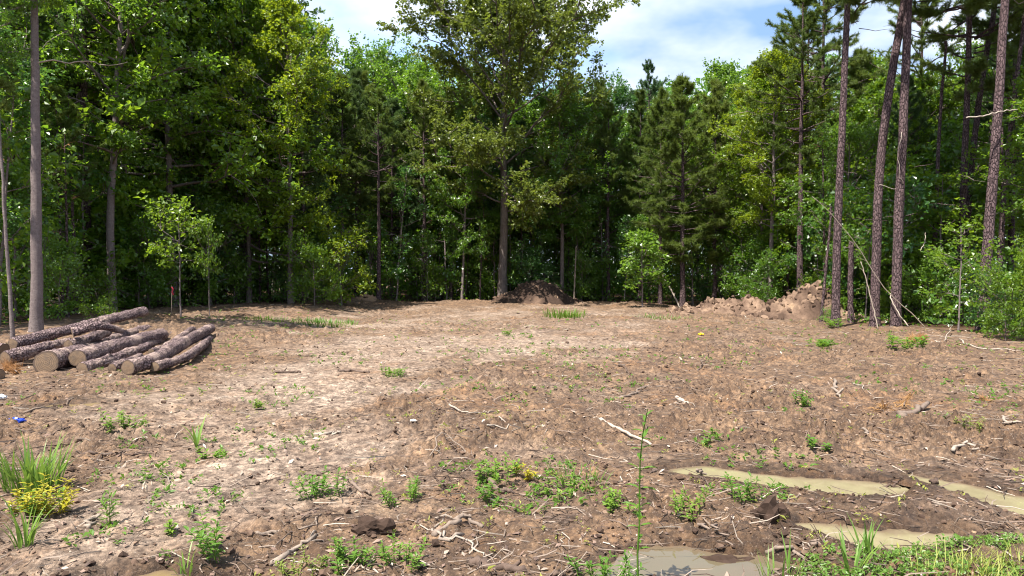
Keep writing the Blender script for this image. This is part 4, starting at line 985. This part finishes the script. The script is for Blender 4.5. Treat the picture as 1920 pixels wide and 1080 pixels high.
# loose soil clods
base = [np.array([v.co[:] for v in m.vertices]) for m in CLODS]; bt = [np.array([p.vertices[:] for p in m.polygons]) for m in CLODS]
mb = MB(); x, y = scatter(15000, 3.2, 17); z = H(x, y); ch = 1-drymask(x, y); wetd = pud_d(x, y)
cl = fbm(x*1.4, y*1.4, 222, 3)
for a, b, c, k, wd_, q in zip(x, y, z, ch, wetd, cl):
    if rng.random() > .12+.88*k*np.clip(.5+2*q, 0, 1): continue
    j = rng.integers(0, len(base)); s = rng.uniform(.006, .017)*(1.9 if rng.random() < .10 else 1)*(1+.05*b)
    th = rng.uniform(0, 6.28); R = np.array([[math.cos(th), -math.sin(th), 0], [math.sin(th), math.cos(th), 0], [0, 0, 1]])
    mb.add((base[j]*s)@R.T+[a, b, c+s*.25], None, bt[j], np.clip(rng.normal(.38, .26)-.3*(wd_ < .3), 0, 1))
tag(link('soil_clods', mb.mesh('soil_clods', [M_CLOD])), 'loose soil clods lying all over the churned ground', None, None, 'stuff')
print('clod verts', mb.n)

# ------------------------------------------------------------------ weeds and grasses
def grass(label, px, py, n, h, spread, seed, w=.012, mat=None, name='grass_clump', cat='grass clump', each=True, bend=.9, group=None):
    rng = np.random.default_rng(seed); g = G(px, py); r = empty(name, g); tag(r, label, cat, group); m = mat or M_BLADE
    al = MB()
    for i in range(n):
        mb = MB() if each else al
        az = rng.uniform(0, 6.28); q = spread*math.sqrt(rng.random()); b = np.array([math.cos(az)*q, math.sin(az)*q, 0]); b[2] = Hs(g[0]+b[0], g[1]+b[1])-g[2]-.01
        blade(mb, b, az+rng.normal()*.6, h*rng.uniform(.5, 1.1), w*rng.uniform(.6, 1.3), rng.uniform(.02, .45), rng.uniform(.2, bend), np.clip(rng.normal(.5, .22), 0, 1))
        if each: link('blade', mb.mesh('blade', [m]), r)
    if not each: tag(link('blades', al.mesh('blades', [m]), r), None, None, None, 'stuff')
    return r
def weed(label, px, py, n, h, spread, seed, leafL=.05, leafW=.02, mat=None, name='weed', cat='weed', pairs=6, lean=.35, group=None, stemr=.003, curved=.2, stem_mat=None):
    """leafy weed: stems with paired leaves"""
    rng = np.random.default_rng(seed); g = G(px, py); r = empty(name, g); tag(r, label, cat, group); m = mat or M_WEED
    sb = MB(); lb = MB()
    for i in range(n):
        az = rng.uniform(0, 6.28); q = spread*math.sqrt(rng.random()); b = np.array([math.cos(az)*q, math.sin(az)*q, 0]); b[2] = Hs(g[0]+b[0], g[1]+b[1])-g[2]-.01
        L = h*rng.uniform(.55, 1.05); le = abs(rng.normal())*lean
        P = limb_curve(b, (math.cos(az)*math.sin(le), math.sin(az)*math.sin(le), math.cos(le)), L, rng, 7, curved, .1)
        tube(sb, P, np.linspace(stemr, stemr*.4, 7), 4, .4)
        for k in range(pairs):
            t = .18+.82*(k+rng.random()*.5)/pairs; p = np.array([np.interp(t, np.linspace(0, 1, 7), P[:, c]) for c in range(3)])
            for sg in (0, math.pi):
                a2 = k*1.57+sg+rng.normal()*.35; l = leafL*rng.uniform(.6, 1.2)*(1.1-.45*abs(t-.5)); el = rng.uniform(.05, .7)
                leaf6(lb, p, (math.cos(a2)*math.cos(el), math.sin(a2)*math.cos(el), math.sin(el)), (0, 0, 1.) if el < 1 else (1., 0, 0), l, leafW*l/leafL, np.clip(rng.normal(.5, .22), 0, 1))
    tag(link('stems', sb.mesh('stems', [stem_mat or m], True), r), None, None, None, 'stuff'); tag(link('leaves', lb.mesh('leaves', [m]), r), None, None, None, 'stuff')
    return r
grass('tall green grass clump at the left edge below the blue scrap', 55, 925, 105, .44, .19, 1, .021)
grass('long bladed grass clump in the bottom left corner', 38, 1040, 22, .36, .05, 2, .016)
weed('yellow leaved bushy weed beside the tall grass on the left', 85, 975, 26, .26, .17, 3, .055, .022, M_WEEDY, pairs=7)
weed('green lower part of the bushy weed beside the tall grass', 60, 985, 12, .20, .14, 4, .05, .02, M_WEED, pairs=6)
weed('narrow leaved single weed casting a shadow on the dry track', 200, 992, 3, .27, .02, 5, .075, .015, M_WEED, pairs=8, lean=.1)
grass('maize like weed with two long arching leaves', 366, 842, 7, .36, .015, 6, .024, bend=1.2)
weed('fern leaved weed at the bottom left', 405, 1056, 6, .30, .05, 7, .06, .022, M_WEED, pairs=9, lean=.5)
weed('small sprout left of the fern leaved weed', 318, 1012, 4, .12, .02, 8, .05, .02, M_WEED, pairs=4)
grass('few upright grass blades at the bottom left edge', 345, 1075, 9, .24, .04, 9, .012)
weed('tall thin lone weed stalk in front of the bottom puddle', 1198, 1095, 1, 1.05, .002, 10, .085, .026, M_WEED, pairs=15, lean=.02, stemr=.006, curved=.0)
weed('broad green weed patch left of the bottom centre', 612, 940, 15, .22, .17, 11, .05, .024, M_WEED)
weed('feathery green weed patch right of the broad one', 760, 942, 12, .20, .15, 12, .045, .014, M_WEED, pairs=8)
weed('leafy green weed patch in the lower middle', 925, 905, 12, .18, .17, 13, .055, .026, M_WEED)
weed('small dark green weed below the leafy middle patch', 915, 942, 6, .16, .05, 14, .05, .022, M_WEED)
grass('grassy weed patch right of the leafy middle one', 1085, 905, 40, .2, .22, 15, .012, each=False)
weed('green weeds trailing below the grassy patch', 1050, 930, 10, .15, .16, 16, .05, .02, M_WEED)
weed('yellow flowered low weed left of the grassy patch', 985, 905, 7, .12, .1, 17, .045, .02, M_WEEDY)
weed('green weed patch at the left between grass and maize like weed', 232, 812, 14, .22, .2, 18, .06, .028, M_WEED)
weed('low weed cluster by the maize like weed', 398, 855, 8, .10, .2, 19, .05, .03, M_WEED, pairs=4)
weed('small green weed in the flat middle distance', 740, 705, 14, .2, .25, 20, .08, .03, M_WEED)
grass('bright grass patch in front of the dark dirt mound', 1060, 598, 260, .42, .8, 21, .026, M_WEED, each=False)
grass('bright low grass strip in front of the big bright shrub', 610, 610, 330, .22, 1.1, 22, .024, M_WEED, each=False)
grass('pale grass strip left of the low grass strip', 503, 604, 160, .18, .8, 23, .024, M_WEED, each=False)
grass('thin grass line in front of the lumpy dirt pile', 1240, 598, 160, .16, 1.2, 24, .024, M_BLADE, each=False)
weed('dark green weed tuft in the open right half', 1506, 770, 10, .17, .08, 25, .06, .024, M_WEED)
weed('bright yellow green low weed above the long puddle', 1533, 858, 8, .1, .09, 26, .05, .03, M_WEED, pairs=4)
weed('flat green weed right of the pale straight stick', 1326, 834, 9, .09, .12, 27, .055, .022, M_WEED, pairs=4)
weed('yellow weed tuft on the far right', 1818, 824, 9, .14, .11, 28, .04, .014, M_PALE)
weed('bright sprouting weed below the vine covered pine', 1702, 664, 14, .35, .4, 29, .13, .06, M_WEED)
weed('leafy sprout at the foot of the first tall pine', 1563, 618, 9, .36, .25, 30, .13, .07, M_WEED)
weed('green weed left of the leafy sprout by the first pine', 1535, 650, 8, .22, .25, 31, .12, .05, M_WEED)
weed('small weed right of the one by the first pine', 1552, 656, 7, .22, .2, 32, .12, .05, M_WEED)
weed('branching weed growing at the bank of the long puddle', 1405, 940, 10, .24, .12, 33, .06, .02, M_WEED)
weed('weed tuft on the mud bank between stalk and long puddle', 1290, 965, 12, .18, .12, 34, .05, .016, M_WEED)
weed('weed tuft left of the mud bank tuft', 1160, 960, 10, .16, .13, 35, .05, .02, M_WEED)
weed('weed mat at the bottom left of the stalk', 1130, 1078, 14, .18, .16, 36, .045, .016, M_WEED)
grass('tall grass blades standing before the muddy middle puddle', 1630, 1050, 18, .26, .07, 37, .014)
grass('broad green blade tuft at the bottom right', 1605, 1085, 12, .30, .05, 38, .02)
grass('thin upright grass at the bottom between the two puddles', 1465, 1085, 20, .24, .1, 39, .009)
weed('low sprigs at the bottom centre left', 650, 1065, 12, .14, .14, 40, .045, .018, M_WEED)
weed('low sprigs at the bottom centre', 745, 1060, 12, .16, .14, 41, .045, .018, M_WEED)
weed('pale seedy grass weed at the bottom left of centre', 560, 1080, 12, .15, .1, 42, .035, .01, M_PALE)
weed('small weed at the middle of the left dry track', 485, 770, 6, .14, .05, 43, .06, .025, M_WEED)
weed('little weed far right of the dry middle distance', 945, 632, 8, .2, .15, 44, .09, .03, M_WEED)
weed('young leafy sprout growing on the front of the lumpy pile', 1537, 590, 6, .5, .12, 45, .12, .06, M_WEED)
def stuffweeds(label, x, y, nl, L, W, h, mat, name):
    z = H(x, y); n = len(x); k = nl
    mb = MB(); az = rng.uniform(0, 6.28, (n, k)); el = rng.uniform(.1, 1.0, (n, k))
    ax = np.stack([np.cos(az)*np.cos(el), np.sin(az)*np.cos(el), np.sin(el)], -1)
    pos = np.stack([x, y, z], -1)[:, None]+np.stack([rng.normal(size=(n, k))*.015, rng.normal(size=(n, k))*.015, rng.uniform(0, h, (n, k))], -1)
    leaves(mb, pos.reshape(-1, 3), ax.reshape(-1, 3), L*np.exp(rng.normal(size=n*k)*.3)*np.repeat(.8+.03*y, k), rng, 1.2, W)
    tag(link(name, mb.mesh(name, [mat])), label, None, None, 'stuff')
x, y = scatter(6500, 3.2, 26); k = fbm(x*.9, y*.9, 444, 3) > .12; stuffweeds('tiny green seedlings dotted over the soil', x[k], y[k], 6, .032, .26, .04, M_WEED, 'seedling_weeds')
x, y = scatter(1900, 3.2, 30); k = fbm(x*.9, y*.9, 544, 3) > .05; stuffweeds('tiny yellowing seedlings dotted over the soil', x[k], y[k], 6, .026, .2, .03, M_PALE, 'yellowing_weeds')
# ground cover along the bottom right
x = rng.uniform(1.2, 3.3, 1700); y = rng.uniform(3.3, 4.25, 1700); px = 960+F*x/y; py = HOR+F*CAM_H/y
lim = np.interp(px, [1480, 1560, 1640, 1740, 1800, 1850, 1960], [1050, 1045, 1058, 1038, 1020, 1015, 1010]); k = (px > 1490) & (py > lim+10*fbm(x*6, y*6, 3, 3)) & (pud_d(x, y) > 0) & (fbm(x*3.5, y*3.5, 91, 3) > -.10)
stuffweeds('clover like ground cover in the bottom right corner', x[k], y[k], 6, .023, .32, .05, M_BLADE, 'ground_cover_plants')
mb = MB()
xx = rng.uniform(2.2, 3.2, 700); yy = rng.uniform(3.3, 3.95, 700); zz = H(xx, yy)
for a, b, c in zip(xx, yy, zz):
    if HOR+F*CAM_H/b < 1045-20*rng.random() or 960+F*a/b < 1700+150*rng.random(): continue
    blade(mb, (a, b, c), rng.uniform(0, 6.28), rng.uniform(.08, .2), .006, rng.uniform(.1, .6), rng.uniform(.3, 1.1), np.clip(rng.normal(.7, .2), 0, 1), 4)
tag(link('grass_cover', mb.mesh('grass_cover', [M_PALE])), 'fine yellowish grass in the bottom right corner', None, None, 'stuff')

# ------------------------------------------------------------------ rusty needle boughs, litter items, survey flag, things seen through the trees
def bough(label, px, py, seed, az, L=.5, n=12, nl=.24):
    rng = np.random.default_rng(seed); g = G(px, py); r = empty('pine_bough', g+[0, 0, .05]); tag(r, label, 'pine bough')
    sb = MB(); nb = MB(); P = limb_curve((0, 0, 0), (math.cos(az), math.sin(az), .15), L, rng, 6, -.2, .15); tube(sb, P, np.linspace(.012, .005, 6), 5, .3)
    tt = np.linspace(.2, 1, n); B = np.stack([np.interp(tt, np.linspace(0, 1, 6), P[:, i]) for i in range(3)], -1)
    tufts(nb, B, unit(np.tile(P[-1]-P[0], (n, 1))+rng.normal(size=(n, 3))*.5+[0, 0, .3]), rng, nl, 34, .006, .5)
    link('stem', sb.mesh('stem', [M_WOOD], True), r); tag(link('needles', nb.mesh('needles', [M_STRAW]), r), None, None, None, 'stuff')
bough('rusty dead pine bough drooping at the left front of the log pile', 30, 700, 1, 2.6, .6, 14)
bough('rusty dead pine needles in front of the straight pine', 1692, 652, 2, .3, .7, 14)
bough('rusty dead needle clump right of the first orange one', 1722, 648, 3, 1.3, .6, 12)
bough('orange torn needles on the churned soil at the right', 1698, 768, 4, 1.0, .2, 6, .11)
bough('orange needle scrap left of the broken branch', 1642, 775, 5, .2, .2, 6, .11)
bough('orange needle scrap at the far right', 1830, 758, 6, .1, .3, 7, .12)
def crumple(name, label, px, py, size, mat, seed, cat, zoff=.03):
    rng = np.random.default_rng(seed); g = G(px, py); bm = bmesh.new(); bmesh.ops.create_icosphere(bm, subdivisions=3, radius=1)
    for v in bm.verts:
        c = np.array(v.co); k = 1+.55*float(vnoise(np.array([c[0]*2.2+seed]), np.array([c[1]*2.2+c[2]*3]), seed)[0])+.25*float(vnoise(np.array([c[0]*6+seed]), np.array([c[1]*6-c[2]*5]), seed+3)[0])
        k *= 1 - .45*math.exp(-((c[0]-.35)/.16)**2)
        v.co = Vector((c[0]*size[0]*k, c[1]*size[1]*k, c[2]*size[2]*k))
    me = bpy.data.meshes.new(name); bm.to_mesh(me); bm.free(); me.materials.append(mat)
    o = link(name, me, None, g+[0, 0, zoff]); tag(o, label, cat); return o
crumple('plastic_scrap', 'crumpled shiny blue plastic scrap at the left edge', 29, 804, (.095, .05, .035), plain('blue_plastic', (.012, .05, .42), .25, .6), 5, 'plastic scrap')
crumple('plastic_scrap', 'white plastic scrap cut off by the left edge above the blue one', 0, 751, (.07, .04, .035), plain('white_plastic', (.7, .72, .75), .4, .5), 6, 'plastic scrap')
crumple('yellow_scrap', 'small bright yellow scrap on the soil before the lumpy pile', 1315, 631, (.085, .05, .035), plain('yellow_plastic', (.75, .55, .02), .5, .4), 7, 'plastic scrap')
crumple('wood_chip', 'white wood chip in the lower middle', 775, 806, (.035, .02, .015), plain('pale_chip', (.75, .68, .58), .8, .2), 8, 'wood chip', .01)
crumple('wood_chip', 'short pale upright wood stub on the dry track', 268, 925, (.018, .018, .05), plain('stub_wood', (.6, .48, .36), .8, .2), 9, 'wood chip', .03)
crumple('soil_lump', 'dark lump of soil at the left shore of the bottom puddle', 1452, 975, (.11, .08, .12), M_CLOD, 10, 'soil lump', .05)
crumple('soil_lump', 'dark rounded mud lump rising from the bottom puddle', 1375, 1033, (.17, .07, .06), M_CLOD, 11, 'soil lump', .03)
crumple('soil_lump', 'brown lump with a hollow beneath it near the bottom centre', 700, 1005, (.12, .07, .07), M_CLOD, 12, 'soil lump', .02)
# survey ribbon on a stake in the shade
g = G(321, 596); r = empty('survey_stake', g); tag(r, 'thin survey stake with a pink ribbon in the shade behind the logs', 'stake')
mb = MB(); tube(mb, [(0, 0, -.05), (0.02, 0, .9)], [.012, .012], 5, .5, True); link('stake', mb.mesh('stake', [M_WOOD]), r)
mb = MB(); rp = [(0.02, -.02, .86), (.08, -.03, .80), (.05, -.04, .70), (.09, -.03, .60)]
mb.add([(a-.03, b, c) for a, b, c in rp]+[(a+.03, b-.02, c) for a, b, c in rp], [(0, 1, 5, 4), (1, 2, 6, 5), (2, 3, 7, 6)]); link('ribbon', mb.mesh('ribbon', [plain('pink_ribbon', (.7, .06, .10), .5)]), r)
# pale sheet metal on an orange earth bank, glimpsed through the left edge trees
d = 36.0; x0, x1 = gx(-120, d), gx(96, d)
r = empty('sheet_stack', ((x0+x1)/2, d, .2)); tag(r, 'pale bluish metal sheet glimpsed behind the trees at the left edge', 'metal sheet')
mb = MB(); n = 60; xs = np.linspace(x0, x1, n)-(x0+x1)/2
V = np.concatenate([np.stack([xs, np.full(n, 0.), 1.05+.03*(np.arange(n) % 2)], -1), np.stack([xs, np.full(n, 1.5), 1.55+.03*(np.arange(n) % 2)], -1), np.stack([xs, np.full(n, 0.), 1.0+.03*(np.arange(n) % 2)], -1)])
i = np.arange(n-1); mb.add(V, np.concatenate([np.stack([i, i+1, n+i+1, n+i], -1), np.stack([2*n+i, 2*n+i+1, i+1, i], -1)])); link('sheet', mb.mesh('sheet', [plain('pale_metal', (.5, .56, .7), .4, .5)]), r)
pile('earth_bank', 'orange earth bank under the pale sheet at the left edge', [(gx(p, 34.5), 34.5, 1.15, 2.2) for p in (-90, -40, 5)], 10, 305, .98, .8, (.08, .18))
# two look-alikes in one spot: told apart by their place
byl = {}
for o in COL.objects:
    if o.get('label') and o.get('category'): byl.setdefault(o['label'], []).append(o)
for l, os_ in byl.items():
    if len(os_) in (2, 3):
        os_.sort(key=lambda o: o.location.x/o.location.y)
        for o, wd_ in zip(os_, ('left one', 'right one') if len(os_) == 2 else ('left one', 'middle one', 'right one')): o['label'] = l+', '+wd_
for o in COL.objects:
    if o.get('label') and len(o['label'].split()) > 16:
        for dr in ('tall ', 'the thin ', 'high crowned ', 'small '):
            if len(o['label'].split()) > 16: o['label'] = o['label'].replace(dr, 'the ' if dr == 'the thin ' else '', 1)
tot = sum(len(m.polygons) for m in bpy.data.meshes); print('unique polygons', tot)
